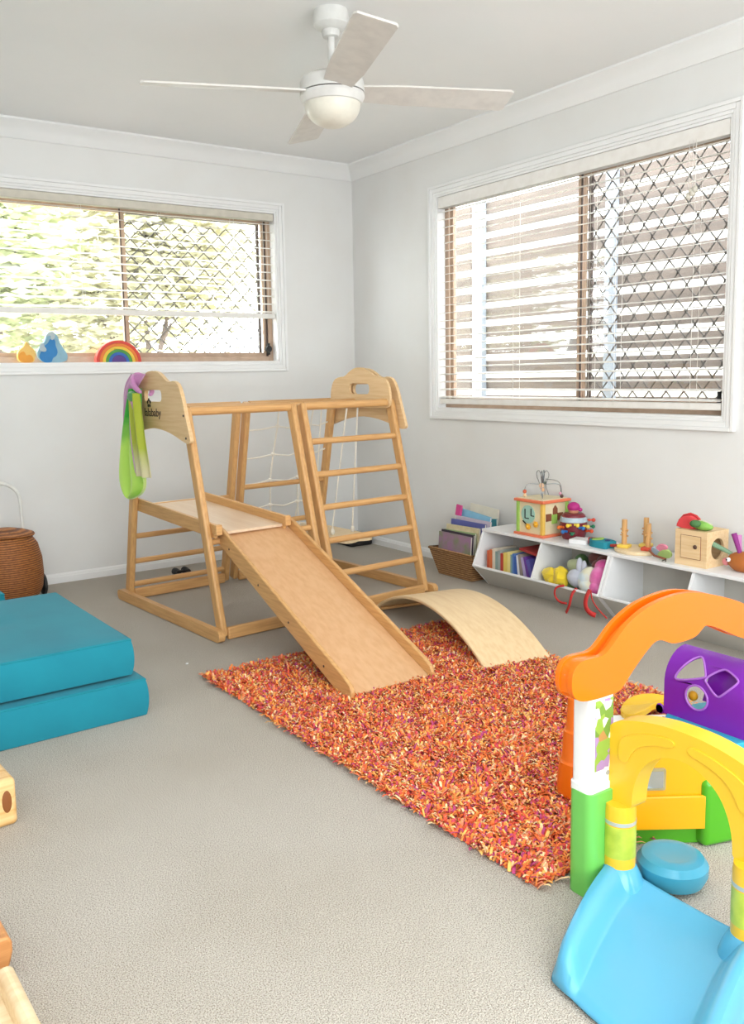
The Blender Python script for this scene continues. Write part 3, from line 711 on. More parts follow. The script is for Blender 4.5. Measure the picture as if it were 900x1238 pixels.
ribbon([(-.31, -2.25, .13), (-.328, -2.27, .10), (-.326, -2.30, .065), (-.32, -2.35, .03)], .006, 'thin red ribbon string trailing to the right')

# ------------------------------------------------------------------ magazine basket with large books
mb = thing('book_basket', 'tapered wicker basket full of large picture books beside the white shelf', 'basket', (-.16, -1.255, 0))
wk2 = wicker('wicker_tan', '#b58a5c', '#7a5230', 60, 26)
def taper(b, bx_, by_, tx, ty, h_, th_):
    def ring(x, y, z): return [(-x, -y, z), (x, -y, z), (x, y, z), (-x, y, z)]
    R0, R1, R2, R3 = ring(bx_, by_, 0), ring(tx, ty, h_), ring(tx-th_, ty-th_, h_), ring(bx_-th_, by_-th_, th_)
    V_ = [[b.bm.verts.new(p) for p in R_] for R_ in (R0, R1, R2, R3)]
    for A, C in zip(V_, V_[1:]):
        for k in range(4): b.bm.faces.new((A[k], A[(k+1) % 4], C[(k+1) % 4], C[k]))
    b.bm.faces.new(V_[0][::-1]); b.bm.faces.new(V_[3])
b = B(); taper(b, .075, .135, .112, .175, .145, .008); b.build('basket_body', wk2, mb, smooth=0, bevel=.003)
b = B(); b.tube([(-.110, -.173, .146), (.110, -.173, .146), (.110, .173, .146), (-.110, .173, .146)], .007, 8, closed=True); b.build('rim', wk2, mb)
big = [('mauve', '#a07a98', -.235, -1.245, .26, .235, 0, 'mauve covered picture book at the very front of the basket'),
       ('dark', '#3c3440', -.222, -1.25, .262, .245, 0, 'thin dark edged book directly behind the mauve one'),
       ('green', '#9db27e', -.212, -1.262, .25, .25, -.03, 'green edged picture book third from the basket front'),
       ('cream', '#e4d6b4', -.192, -1.262, .265, .275, -.02, 'cream picture book with sketched cover mid basket'),
       ('indigo', '#5c63a6', -.172, -1.275, .27, .30, 0, 'indigo spined tall book behind the cream one'),
       ('lilac', '#c8bccb', -.150, -1.285, .27, .315, .02, 'lilac grey large book behind the indigo one'),
       ('blue', '#8cc4e2', -.128, -1.25, .24, .345, .10, 'light blue book sticking up tilted near the back'),
       ('navy', '#39407c', -.112, -1.30, .23, .27, .02, 'dark navy book low between the basket back and shelf'),
       ('teal', '#4d98a0', -.090, -1.31, .25, .31, -.10, 'teal patterned book leaning right at the back'),
       ('white', '#e9e3d2', -.074, -1.27, .22, .375, .06, 'off-white book poking up highest at the back')]
for nm, c, x, y, wdt, top, ti, lab in big:
    root = thing('large_book', lab, 'book', (x, y, .03), 0, 'large books in the wicker basket')
    M = Ry(math.radians(4)) @ Rx(ti); hh = top-.03; tk = .0085 if nm != 'indigo' else .011
    b = B()
    for s in (-1, 1): b.box(M @ Vector((s*tk/2, 0, hh/2)), (.0016, wdt, hh), M)
    b.box(M @ Vector((0, wdt/2, hh/2)), (tk, .0016, hh), M)
    b.build('cover', mat('big_cover_'+nm, c, .4, h2={'mauve': '#7d8f63', 'cream': '#c9b98e'}.get(nm), sc_=14), root, smooth=0, bevel=.0005)
    b = B(); b.box(M @ Vector((0, -.002, hh/2)), (tk-.0022, wdt-.006, hh-.006), M); b.build('pages', page_m, root, smooth=0)
tag(B().box((-.125, -1.165, .345), (.010, .045, .06), Ry(.1) @ Rx(.1)).build('toy_card', mat('magenta_card', '#d84b93', .5), None, bevel=.002), 'small magenta card tucked beside the light blue book', 'card')
# ------------------------------------------------------------------ activity cube
SZ = .298
ac = thing('activity_cube', 'wooden activity cube with orange rims and wire bead maze on top', 'activity cube', (-.118, -1.775, SZ), 0)
orm = mat('cube_orange', '#ef7f58', .45); grn = mat('cube_green', '#a5cf62', .45); yel = mat('cube_yellow', '#f5c95f', .45); crm = mat('cube_cream', '#efe0b8', .5); mint = mat('cube_mint', '#a9d3c4', .5); brn = mat('cube_brown', '#8d5238', .6)
B().box((0, 0, .006), (.196, .196, .012)).build('base_plate', orm, ac, bevel=.003)
B().box((0, 0, .172), (.196, .196, .014)).build('top_plate', orm, ac, bevel=.003)
B().box((0, 0, .089), (.166, .166, .155)).build('body', crm, ac, bevel=.001)
for sx in (-1, 1):
    for sy in (-1, 1): B().box((sx*.080, sy*.080, .089), (.018, .018, .154)).build('corner_post', yel if sy*sx > 0 and sx < 0 else grn, ac, bevel=.002)
B().box((0, 0, .180), (.17, .17, .003)).build('maze_base', crm, ac)
b = B(); b.prism([smooth_loop(circ(.012, .105, .045, 14), 1)], lambda u, v, q: (q, u, v), -.0865, -.083); b.build('mint_disc', mint, ac)
b = B()
for a, c in (((.03, .13), (.03, .085)), ((.03, .085), (.005, .085)), ((-.01, .135), (-.01, .10)), ((-.01, .10), (-.03, .10)), ((.045, .07), (.02, .055))): b.bar((-.0875, a[0], a[1]), (-.0875, c[0], c[1]), .004, .004)
b.build('maze_groove', black_m, ac)
for yy, zz in ((.005, .045), (-.045, .062)):
    b = B()
    for k in range(6): a = k*PI/3; b.ball((-.092, yy+.010*math.cos(a), zz+.010*math.sin(a)), .006, n=8)
    b.ball((-.093, yy, zz), .010, n=10); b.build('cog_knob', mat('knob_yellow', '#f6b62c', .4), ac)
b = B(); b.prism([[(.0, .105), (.0, .135), (.015, .152), (.030, .135), (.030, .105)]], lambda u, v, q: (u-.015, q, v), -.0865, -.083); b.build('house_hole', brn, ac)
b = B(); b.box((-.045, -.085, .095), (.035, .004, .035)); b.box((.035, -.085, .095), (.035, .004, .035)); b.build('square_hole', brn, ac)
b = B(); b.box((-.005, -.085, .085), (.035, .005, .045)); b.build('green_slider', grn, ac)
def wire(P, col=steel_m): return B().tube([Vector(p) for p in smooth_loop(P, 2, False)], .0018, 7).build('maze_wire', col, ac)
wire([(-.06, .06, .18), (-.06, .06, .235), (-.045, .05, .25), (0, .0, .245), (.06, -.05, .25), (.065, -.06, .23), (.065, -.06, .18)])
wire([(.07, .05, .18), (.07, .05, .25), (.06, .03, .27), (.0, -.02, .272), (.03, -.06, .27), (.05, -.075, .25), (.055, -.075, .18)])
for k in range(2):
    a = k*PI/2+.5; c, s = math.cos(a), math.sin(a)
    wire([(-.03*c-.03, -.03*s-.03, .18+.02), (-.012*c-.03, -.012*s-.03, .25), (-.035*c-.03, -.035*s-.03, .30), (-.015*c-.03, -.015*s-.03, .325), (-.004*c-.03, -.004*s-.03, .29), (-.03, -.03, .24), (.004*c-.03, .004*s-.03, .29), (.02*c-.03, .02*s-.03, .325), (.035*c-.03, .035*s-.03, .30), (.012*c-.03, .012*s-.03, .25), (-.03, -.03, .18)])
for p, c, r in (((-.06, .06, .21), '#c9603f', .010), ((-.06, .06, .192), '#e7c79c', .009), ((-.035, -.028, .245), '#f0c9a4', .013), ((-.03, -.03, .225), '#e9b88c', .010), ((-.02, -.035, .258), '#5b6b62', .007), ((.055, -.075, .19), '#5a4038', .009), ((.05, -.07, .203), '#d99ab0', .008)):
    B().ball(p, r, n=12).build('bead', mat('bead_'+c[1:], c, .4), ac)

# ------------------------------------------------------------------ barrel toy
bt = thing('barrel_toy', 'maroon barrel toy with coloured pegs and a bandana-wearing figure on top', 'toy barrel', (-.095, -1.955, SZ), 0); bt.scale = (1.25, 1.25, 1.25)
mar = mat('maroon_plastic', '#7c2530', .35)
B().lathe([(0, 0), (.040, 0), (.043, .006), (.050, .03), (.052, .05), (.049, .075), (.043, .092), (.035, .098), (0, .10)], n=28).build('barrel', mar, bt)
B().lathe([(.0505, .066), (.052, .068), (.0485, .084), (.047, .085), (0, .085), (0, .066)], n=28).build('label_band', mat('pale_band', '#b4c7d2', .4), bt)
B().ball((0, 0, .112), .021, sz=1.0).build('head', mat('toy_skin', '#d99a7a', .5), bt)
b = B(); b.ball((0, 0, .120), .024, sz=.85); b.ball((.012, -.022, .112), .008); b.build('bandana', mat('magenta_cloth', '#b4257c', .6), bt)
for k, (a, z, c) in enumerate(((200, .06, '#f2cf3a'), (228, .062, '#f5d94a'), (185, .035, '#2b72b8'), (212, .030, '#1f6b4a'), (245, .05, '#2f7ac0'), (262, .055, '#f3d659'), (280, .035, '#e4552a'), (295, .050, '#1f7a55'), (310, .072, '#e05038'), (170, .05, '#e7732c'))):
    a = math.radians(a+5); d = Vector((math.cos(a), math.sin(a), 0)); p = d*.046+Vector((0, 0, z)); s = Vector((-d.y, d.x, 0)); b = B()
    b.bar(p, p+d*.024, .006, .006); b.bar(p+d*.012-s*.010, p+d*.012+s*.010, .006, .008); b.ball(p+d*.028, .0075, n=8)
    b.build('peg', mat('peg_'+c[1:], c, .4), bt, bevel=.001)
tag(B().box((-.155, -2.055, SZ+.010), (.08, .085, .02), Rz(.3)).build('white_box', white_m, None, bevel=.002), 'flat white box on the shelf between the barrel and the fish', 'box')

# ------------------------------------------------------------------ fish toy, peg board, butterfly, box, strawberry, lettuce, hedgehog
fs = thing('fish_toy', 'teal and red felt fish lying on the shelf by the pegs', 'toy fish', (-.15, -2.165, SZ), math.radians(82))
tealp = mat('teal_felt', '#1e8ea0', .8)
def flat(lp, m, name, par, z0, z1, bev=.004): 
    b = B(); b.prism([smooth_loop(lp, 1)], lambda u, v, q: (u, v, q), z0, z1); return b.build(name, m, par, smooth=30, bevel=bev)
flat([(.065, -.01), (.02, -.045), (-.03, -.05), (-.075, -.03), (-.06, .0), (-.075, .035), (-.02, .045), (.03, .04), (.065, .01)], tealp, 'body', fs, 0, .03, .008)
flat([(.065, -.015), (.04, -.03), (.04, .03), (.065, .015), (.085, 0)], mat('red_felt', '#cf4038', .8), 'snout', fs, .004, .030, .006)
flat([(.03, -.03), (.01, -.035), (-.01, 0), (.01, .035), (.03, .03)], mat('lime_felt', '#9cc05a', .8), 'stripe', fs, .029, .035, .002)
B().ball((-.035, -.01, .032), .013, sz=.4).build('button', mat('navy_button', '#1f3c6e', .4), fs)
B().bar((-.07, 0, .016), (-.10, .0, .02), .02, .012).build('tail', mat('red_tail', '#b23a30', .8), fs, bevel=.003)
pg = thing('peg_stand', 'round wooden base with three drilled upright pegs and yellow blocks', 'peg toy', (-.125, -2.345, SZ), 0)
B().lathe([(0, 0), (.092, 0), (.095, .004), (.095, .013), (.090, .016), (0, .016)], n=40, sx=.95, sy=1.05).build('round_base', pale_m, pg)
for (x, y, h_, c) in ((-.03, .045, .125, '#f1cf55'), (.055, -.005, .13, '#f3d66a'), (-.005, -.062, .118, '#d6523a')):
    root = B().rod((x, y, .016), (x, y, .016+h_), .0115, 18).build('peg_post', wood_z, pg)
    b = B()
    for q, zz in enumerate((.07, .10)): b.rod((x-.001, y-.021, zz-.004*q), (x+.001, y+.021, zz-.004*q), .0034, 8)
    b.rod((x-.02, y, .085), (x+.02, y, .085), .0034, 8); b.build('cross_dowel', wood_x, root)
    B().box((x, y, .0235), (.050, .050, .015), Rz(.3)).build('ring_block', mat('ring_'+c[1:], c, .45), pg, bevel=.004)
bf = thing('butterfly_toy', 'small pink and green butterfly toy leaning by the wooden box', 'toy butterfly', (-.165, -2.515, SZ), 0)
def wing(lp, m, q0=0): 
    b = B(); M = Ry(-.5); b.prism([smooth_loop(lp, 2)], lambda u, v, q: M @ Vector((q, u, v)), q0, q0+.008); return b.build('wing', m, bf, smooth=30, bevel=.002)
wing([(.045, .01), (.055, .035), (.045, .055), (.02, .05), (.0, .02)], mat('wing_grey', '#a9bcc8', .6)); wing([(.03, .045), (.01, .072), (-.025, .078), (-.04, .06), (0, .03)], mat('wing_pink', '#ea8fa6', .6), .001)
wing([(-.005, .05), (-.04, .055), (-.05, .03), (-.03, .008), (.02, .005), (.03, .02)], mat('wing_green', '#b4d27e', .6), -.002)
B().tube([(-.02, .06, .03), (-.026, .03, .014), (-.03, -.03, .008)], .005, 8).build('body', brn, bf)
b = B(); b.tube([(-.03, -.03, .008), (-.05, -.045, .004)], .0018, 6); b.tube([(-.03, -.03, .008), (-.055, -.03, .004)], .0018, 6); b.build('antenna', black_m, bf)

wb = thing('object_box', 'plain wooden box with square door and a round side hole, on the shelf', 'wooden box', (-.128, -2.665, SZ), 0)
bw_m = mat('box_maple', '#eccda0', .5, 'woody', '#e2bf8e', 10); S = .146
b = B(); b.prism([rect(-S/2, S/2, 0, S), circ(.0, .073, .043, 24)], lambda u, v, q: (u, q, v), -S/2, -S/2+.012); b.build('hole_panel', bw_m, wb, smooth=30, bevel=.001)
b = B(); b.box((-S/2+.006, .006, S/2), (.012, S-.012, S)); b.box((S/2-.006, .006, S/2), (.012, S-.012, S)); b.box((0, S/2-.006, S/2), (S-.024, .012, S)); b.box((0, .006, .006), (S-.024, S-.024, .012)); b.box((0, .006, S-.006), (S-.024, S-.024, .012)); b.build('box_body', bw_m, wb, smooth=0)
dr = B().box((-S/2-.0012, .0, .078), (.004, .088, .092)).build('door', bw_m, wb, smooth=0, bevel=.0008)
b = B(); 
for a, c in (((-.0455, .031), (.0455, .031)), ((-.0455, .125), (.0455, .125)), ((-.0455, .031), (-.0455, .125)), ((.0455, .031), (.0455, .125))): b.bar((-S/2-.0005, a[0], a[1]), (-S/2-.0005, c[0], c[1]), .0018, .0018)
b.build('door_gap', brn, wb); B().ball((-S/2-.004, -.022, .082), .009, sx=.6).build('door_knob', mat('knob_dark', '#5a3d30', .5), dr)
stb = thing('strawberry_toy', 'red fabric watermelon wedge lying on top of the wooden box', 'toy fruit', (-.15, -2.625, SZ+S), math.radians(95))
b = B(); b.prism([smooth_loop([(-.05, 0), (-.045, .025), (-.025, .048), (.0, .055), (.028, .045), (.048, .02), (.05, 0)], 1)], lambda u, v, q: (u, q, v), -.022, .022); b.build('wedge', mat('melon_red', '#e2484c', .8, bump=.2, sc_=30), stb, smooth=30, bevel=.009, seg=3)
B().tube([(-.052, 0, .012), (-.047, 0, .030), (-.026, 0, .052), (0, 0, .059), (.029, 0, .049), (.05, 0, .024)], .005, 8).build('rind', mat('melon_rind', '#c93a3c', .8), stb)
stb['label'] = 'red fabric half-round toy lying on top of the wooden box'; stb['category'] = 'soft toy'; stb.name = 'half_round_toy'
lt = thing('leaf_toy', 'green soft leaf toy lying on the wooden box beside the red one', 'soft toy', (-.165, -2.69, SZ+S), math.radians(100))
B().ball((0, 0, .020), .045, sy=.55, sz=.42, M=Ry(-.12)).build('leaf', mat('leaf_green', '#8dc05a', .8, h2='#6ea343', sc_=25), lt)
B().tube([(-.04, 0, .026), (0, .002, .041), (.04, 0, .03)], .0035, 8).build('leaf_rib', mat('leaf_pale', '#cfe09a', .8), lt)
B().ball((.015, .03, .030), .022, sz=.7).build('leaf_tip', mat('leaf_dark', '#4c7a45', .8), lt)
hg = thing('hedgehog_toy', 'brown hedgehog toy with coloured finger spikes at the right end of the shelf', 'toy hedgehog', (-.13, -2.85, SZ), 0)
B().ball((0, -.01, .038), .05, sx=.9, sy=1.5, sz=.85, amp=.05).build('body', mat('hedgehog_brown', '#b5692c', .6, h2='#a35a22', sc_=8), hg)
B().ball((-.005, .068, .030), .016).build('nose', mat('nose_pink', '#e88f93', .5), hg)
b = B(); b.ball((-.035, .040, .046), .009); b.build('eye', white_m, hg); B().ball((-.042, .043, .046), .004).build('pupil', black_m, hg)
for k, (y, x, c, l, ly, lx) in enumerate(((.052, .0, '#7fa383', .085, .07, -.02), (.02, .01, '#d98bc8', .07, .02, .02), (.005, -.01, '#8e2a80', .085, .025, -.01), (-.04, -.005, '#d57fc4', .09, -.01, .0), (-.08, .0, '#4fa5a0', .09, -.01, 0), (-.03, .03, '#e5a0a8', .06, 0, .03))):
    p = Vector((x, y, .065)); q = p+Vector((lx, ly, l if k else .03))
    B().tube([p-Vector((0, 0, .02)), p, (p+q)/2, q], [.008, .008, .009, .011], 10).build('spike', mat('spike_'+c[1:], c, .6), hg)

# ------------------------------------------------------------------ silk scarf tied on the left end board
sf = thing('play_silk', 'pink and lime green play silk scarf tied to the climbing frame handle', 'scarf', (-1.83, -.90, .53))
def silk(name, c1, c2, z0=0., z1=.55, trans=.22):
    m = bpy.data.materials.new(name); m.use_nodes = True; N = m.node_tree.nodes; L = m.node_tree.links; b = N['Principled BSDF']
    b.inputs['Roughness'].default_value = .45; b.inputs['Sheen Weight'].default_value = .4
    tc = N.new('ShaderNodeTexCoord'); sp = N.new('ShaderNodeSeparateXYZ'); L.new(tc.outputs['Object'], sp.inputs[0])
    nz = N.new('ShaderNodeTexNoise'); nz.inputs['Scale'].default_value = 7; L.new(tc.outputs['Object'], nz.inputs['Vector'])
    ma = N.new('ShaderNodeMath'); ma.operation = 'MULTIPLY_ADD'; ma.inputs[1].default_value = .22; L.new(nz.outputs['Fac'], ma.inputs[0]); L.new(sp.outputs['Z'], ma.inputs[2])
    mr = N.new('ShaderNodeMapRange'); mr.inputs['From Min'].default_value = z0; mr.inputs['From Max'].default_value = z1; L.new(ma.outputs[0], mr.inputs['Value'])
    mx = N.new('ShaderNodeMix'); mx.data_type = 'RGBA'; mx.inputs[6].default_value = lin(c1); mx.inputs[7].default_value = lin(c2); L.new(mr.outputs[0], mx.inputs[0])
    L.new(mx.outputs[2], b.inputs['Base Color']); tl = N.new('ShaderNodeBsdfTranslucent'); L.new(mx.outputs[2], tl.inputs[0])
    ms = N.new('ShaderNodeMixShader'); ms.inputs[0].default_value = trans; L.new(b.outputs[0], ms.inputs[1]); L.new(tl.outputs[0], ms.inputs[2]); L.new(ms.outputs[0], N['Material Output'].inputs[0]); return m
def drape(name, m, rows, folds, amp, ph=0, x0=0):
    """rows: (z, y_left(+y), y_right(-y), x)"""
    rows = smooth_loop(rows, 2, False); b = B(); nv = len(rows)
    def fn(u, v):
        t = v*(nv-1); i = min(int(t), nv-2); f_ = t-i; r = [rows[i][k]*(1-f_)+rows[i+1][k]*f_ for k in range(4)]
        yy = r[1]*(1-u)+r[2]*u; wdt = abs(r[1]-r[2])
        return Vector((r[3]+amp*math.sin(folds*2*PI*u+ph+v*1.2)*min(1, wdt/.1)+x0, yy, r[0]))
    b.grid(fn, 40, 40); return b.build(name, m, sf, smooth=60, solid=.0012)
green = silk('silk_green', '#d9ff78', '#45c840', .36, .48); lime = silk('silk_lime', '#c4f46e', '#a5e054', .0, .6); pink = silk('silk_pink', '#e6c6d4', '#dc98cc', .1, .5); mix = silk('silk_mix', '#e6dcb4', '#b8c436', .22, .40)
drape('long_panel', green, [(.52, .04, -.06, -.012), (.42, .10, -.08, -.02), (.28, .18, -.09, -.025), (.15, .26, -.12, -.02), (.09, .28, -.14, -.018), (.04, .24, -.08, -.015), (.0, .125, .095, -.012)], 2.6, .020)
drape('short_panel', mix, [(.50, .0, -.09, -.034), (.42, -.02, -.14, -.046), (.30, -.045, -.175, -.050), (.20, -.06, -.20, -.046), (.13, -.07, -.22, -.044)], 2.1, .014, 1)
drape('pink_fold', pink, [(.50, -.02, -.06, -.045), (.38, -.015, -.06, -.05), (.25, -.03, -.09, -.052), (.17, -.05, -.10, -.05), (.14, -.06, -.085, -.048)], .8, .006, 2)
drape('back_panel', pink, [(.585, .06, -.12, -.006), (.55, .10, -.10, -.020), (.50, .135, -.03, -.022), (.42, .16, .03, -.018), (.34, .17, .08, -.012)], 1.3, .010, .5)
B().tube([(-.012, -.10, .50), (-.03, -.06, .52), (-.03, -.02, .56), (.0, .0, .585), (.03, -.01, .58), (.045, -.05, .54), (.04, -.10, .50), (.01, -.125, .49)], [.010, .014, .015, .015, .014, .013, .012, .010], 12).build('loop', pink, sf, subd=1)
B().ball((-.04, -.045, .485), .03, sx=.7, sy=1.4, sz=.85, amp=.35, fr=22).build('knot', silk('silk_knot', '#63b85a', '#4f9f52'), sf, subd=1)

# ------------------------------------------------------------------ window sill toys
y_s = .018
fl = thing('flame_toy', 'small wooden flame stacker in yellow and orange on the window sill', 'wooden toy', (-2.075, y_s, WZ0+.010))
def slab(lp, m, name, par, d0=-.015, d1=.015, it=2, bev=.003):
    b = B(); b.prism([smooth_loop(lp, it)], lambda u, v, q: (u, q, v), d0, d1); return b.build(name, m, par, smooth=30, bevel=bev)
slab([(-.035, 0), (-.05, .03), (-.04, .065), (-.015, .08), (.0, .115), (.02, .085), (.045, .06), (.04, .02), (.03, 0)], mat('flame_pale', '#f4c86c', .5), 'outer_flame', fl)
slab([(-.03, 0), (-.048, .025), (-.035, .055), (-.012, .06), (-.005, .035), (.015, .045), (.032, .025), (.028, 0)], mat('flame_orange', '#f0a12e', .5), 'inner_flame', fl, -.019, -.0145)
wv = thing('wave_toy', 'blue wooden wave stacker standing on the window sill', 'wooden toy', (-1.945, y_s, WZ0+.010))
lb = mat('wave_light', '#8fb9cc', .5); db = mat('wave_blue', '#1f7ec0', .5); gb = mat('wave_grey', '#b5c3c8', .5)
slab([(-.05, 0), (-.075, .035), (-.07, .075), (-.05, .09), (-.03, .12), (-.02, .155), (.01, .165), (.035, .14), (.045, .10), (.065, .07), (.085, .035), (.07, 0)], lb, 'large_wave', wv)
slab([(-.05, 0), (-.073, .03), (-.055, .06), (-.045, .085), (-.02, .10), (-.005, .13), (.02, .12), (.018, .09), (.03, .06), (.022, .035), (-.0, .025), (-.005, 0)], db, 'blue_wave', wv, -.020, -.0145)
slab([(-.035, .125), (-.02, .158), (.01, .165), (.022, .14), (.005, .115), (-.01, .125), (-.002, .14), (-.018, .142)], gb, 'wave_crest', wv, -.024, -.0195, 1)
slab([(-.068, .06), (-.065, .095), (-.045, .11), (-.04, .085), (-.028, .07), (-.035, .055)], gb, 'wave_curl', wv, -.024, -.0195, 1)
rbw = thing('rainbow_stacker', 'wooden rainbow arch stacker on the window sill', 'wooden toy', (-1.583, y_s, WZ0+.010))
for k, c in enumerate(('#e0493c', '#ef8136', '#f6cf47', '#4f9c45', '#2f66b8', '#5a3c8c')):
    ro = .128-k*.0175; ri = ro-.0168
    if k == 5: ri = .001
    lp = [(ro*math.cos(PI*i/24), ro*math.sin(PI*i/24)*.93) for i in range(25)]+[(ri*math.cos(PI*i/24), ri*math.sin(PI*i/24)*.93) for i in range(24, -1, -1)]
    b = B(); b.prism([lp], lambda u, v, q: (u, q, v), -.02, .02); b.build('arch', mat('arch_'+c[1:], c, .5), rbw, smooth=30, bevel=.0015)

# ------------------------------------------------------------------ small things on the floor
bnk = tag(B().box((-.115, -.125, .035), (.17, .17, .07)).build('storage_crate', black_m, None, bevel=.012), 'low black crate on the carpet in the far corner', 'crate')
bn = thing('toy_binoculars', 'small black binoculars on the carpet behind the climbing frame', 'toy', (-1.375, -.25, 0))
for s in (-1, 1):
    B().lathe([(0, -.03), (.020, -.03), (.020, .0), (.015, .012), (.015, .03), (0, .03)], (s*.028, 0, .020), 18, M=Rx(PI/2)).build('tube', black_m, bn)
B().box((0, 0, .022), (.03, .02, .012)).build('bridge', black_m, bn, bevel=.002)
tag(B().ball((-1.99, -1.72, .004), .006, sz=.5, n=8).build('paper_scrap', white_m), 'tiny white scrap lying on the carpet beside the teal cushions', 'scrap')

# ------------------------------------------------------------------ plastic activity garden
def plastic(n, c, rough=.28): return mat('plastic_'+n, c, rough, h2=c, spec=.5)
p_or = plastic('orange', '#f0720c'); p_ye = plastic('yellow', '#ecbc2c'); p_am = plastic('amber', '#eda90f'); p_bl = plastic('blue', '#58a8ca', .2); p_lg = plastic('light_green', '#6fc258'); p_gr = plastic('green', '#4ea51e'); p_pu = plastic('purple', '#7a1ea6', .25); p_te = plastic('teal', '#2ba3bb'); p_wh = plastic('white', '#eeeeec')
ag = thing('activity_garden', 'plastic garden playset with orange arch, yellow arch and blue slide', 'playset', (-1.9, -3.6, 0))
O_ = Vector((-1.9, -3.6, 0))
class G(B):
    def build(s, name, m, parent=None, **k):
        for v in s.bm.verts: v.co -= O_
        return B.build(s, name, m, ag if parent is None else parent, **k)
# green post foot and white post
b = G(); b.prism([rrect(-1.900, -3.622, .088, .066, .020, 5)], lambda u, v, q: (u, v, q), 0, .228); b.build('post_base', p_lg, smooth=40, bevel=.010, seg=3)
b = G(); b.prism([rrect(-1.902, -3.620, .074, .050, .010, 4)], lambda u, v, q: (u, v, q), .20, .45); wp = b.build('white_post', p_wh, smooth=40, bevel=.003)
b = G(); b.prism([rrect(-1.902, -3.620, .082, .056, .012, 4)], lambda u, v, q: (u, v, q), .226, .243); b.build('post_collar', p_wh, wp, smooth=40, bevel=.003)
def sticker_mat():
    m = bpy.data.materials.new('garden_sticker'); m.use_nodes = True; N = m.node_tree.nodes; L = m.node_tree.links; b = N['Principled BSDF']; b.inputs['Roughness'].default_value = .4
    tc = N.new('ShaderNodeTexCoord'); v = N.new('ShaderNodeTexVoronoi'); v.inputs['Scale'].default_value = 52; L.new(tc.outputs['Object'], v.inputs['Vector'])
    s = N.new('ShaderNodeSeparateColor'); L.new(v.outputs['Color'], s.inputs[0]); cr = N.new('ShaderNodeValToRGB'); cr.color_ramp.interpolation = 'CONSTANT'
    e = cr.color_ramp.elements; e[0].color = lin('#8fb04a'); e[1].position = .30; e[1].color = lin('#efeeda')
    for p, c in ((.5, '#a987b8'), (.68, '#6f9440'), (.82, '#dccbe0'), (.92, '#b98a52')): k = e.new(p); k.color = lin(c)
    L.new(s.outputs[0], cr.inputs[0]); L.new(cr.outputs[0], b.inputs['Base Color']); return m
stk = sticker_mat()
b = G(); b.box((-1.898, -3.6455, .348), (.054, .001, .150)); b.build('sticker', stk, wp, smooth=0)
b = G(); b.rod((-1.885, -3.645, .262), (-1.885, -3.6465, .262), .005, 12); b.build('screw_cap', mat('grey_cap', '#a8a8a4', .4), wp)
# orange arch
OUT = [(-1.999, .455), (-2.0, .496), (-1.982, .516), (-1.957, .520), (-1.905, .516), (-1.875, .537), (-1.842, .565), (-1.79, .590), (-1.733, .603), (-1.66, .608)]
IN = [(-1.66, .497), (-1.687, .501), (-1.71, .513), (-1.738, .518), (-1.765, .503), (-1.80, .477), (-1.826, .455), (-1.843, .438), (-1.859, .430), (-1.918, .429), (-1.975, .434)]
cx = -1.63
OUTR = [(-1.609, .603), (-1.529, .584), (-1.447, .558), (-1.40, .538), (-1.34, .512), (-1.28, .498), (-1.23, .508), (-1.19, .492), (-1.19, .455)]
INR = [(-1.21, .434), (-1.28, .428), (-1.33, .438), (-1.398, .456), (-1.442, .472), (-1.518, .506), (-1.562, .521), (-1.577, .512), (-1.60, .498)]
outl = OUT+OUTR; inl = INR+IN
loopA = outl+inl
sm = smooth_loop(loopA, 2)
b = G(); b.prism([sm], lambda u, v, q: (u, q, v), -3.648, -3.636); arch_o = b.build('orange_arch', p_or, smooth=35, bevel=.0035, seg=2)
b = G(); b.prism([sm], lambda u, v, q: (u, q, v), -3.614, -3.604); b.build('arch_flange', p_or, arch_o, smooth=35, bevel=.0035, seg=2)
webo = [(u, v-.022) for u, v in OUT[4:]]; webo = webo+[(u, v-.022) for u, v in OUTR[:5]]
webi = [(u, v+.006) for u, v in INR[3:]]+[(u, v+.006) for u, v in IN[:9]]
b = G(); b.prism([smooth_loop(webo+webi, 1)], lambda u, v, q: (u, q, v), -3.640, -3.608); b.build('arch_web', p_or, arch_o, smooth=35)
for s in (1, -1):
    cpl = [(-1.994, .440), (-1.996, .494), (-1.98, .513), (-1.957, .517), (-1.90, .511), (-1.875, .50), (-1.862, .436)]
    if s < 0: cpl = [(-3.186-u, v) for u, v in cpl]
    b = G(); b.prism([smooth_loop(cpl, 1)], lambda u, v, q: (u, q, v), -3.640, -3.608); b.build('arch_end', p_or, arch_o, smooth=35)
# far leg of the orange arch
b = G(); b.prism([rrect(-1.25, -3.620, .074, .050, .010, 4)], lambda u, v, q: (u, v, q), .18, .45); b.build('white_post', p_wh, smooth=40, bevel=.003)
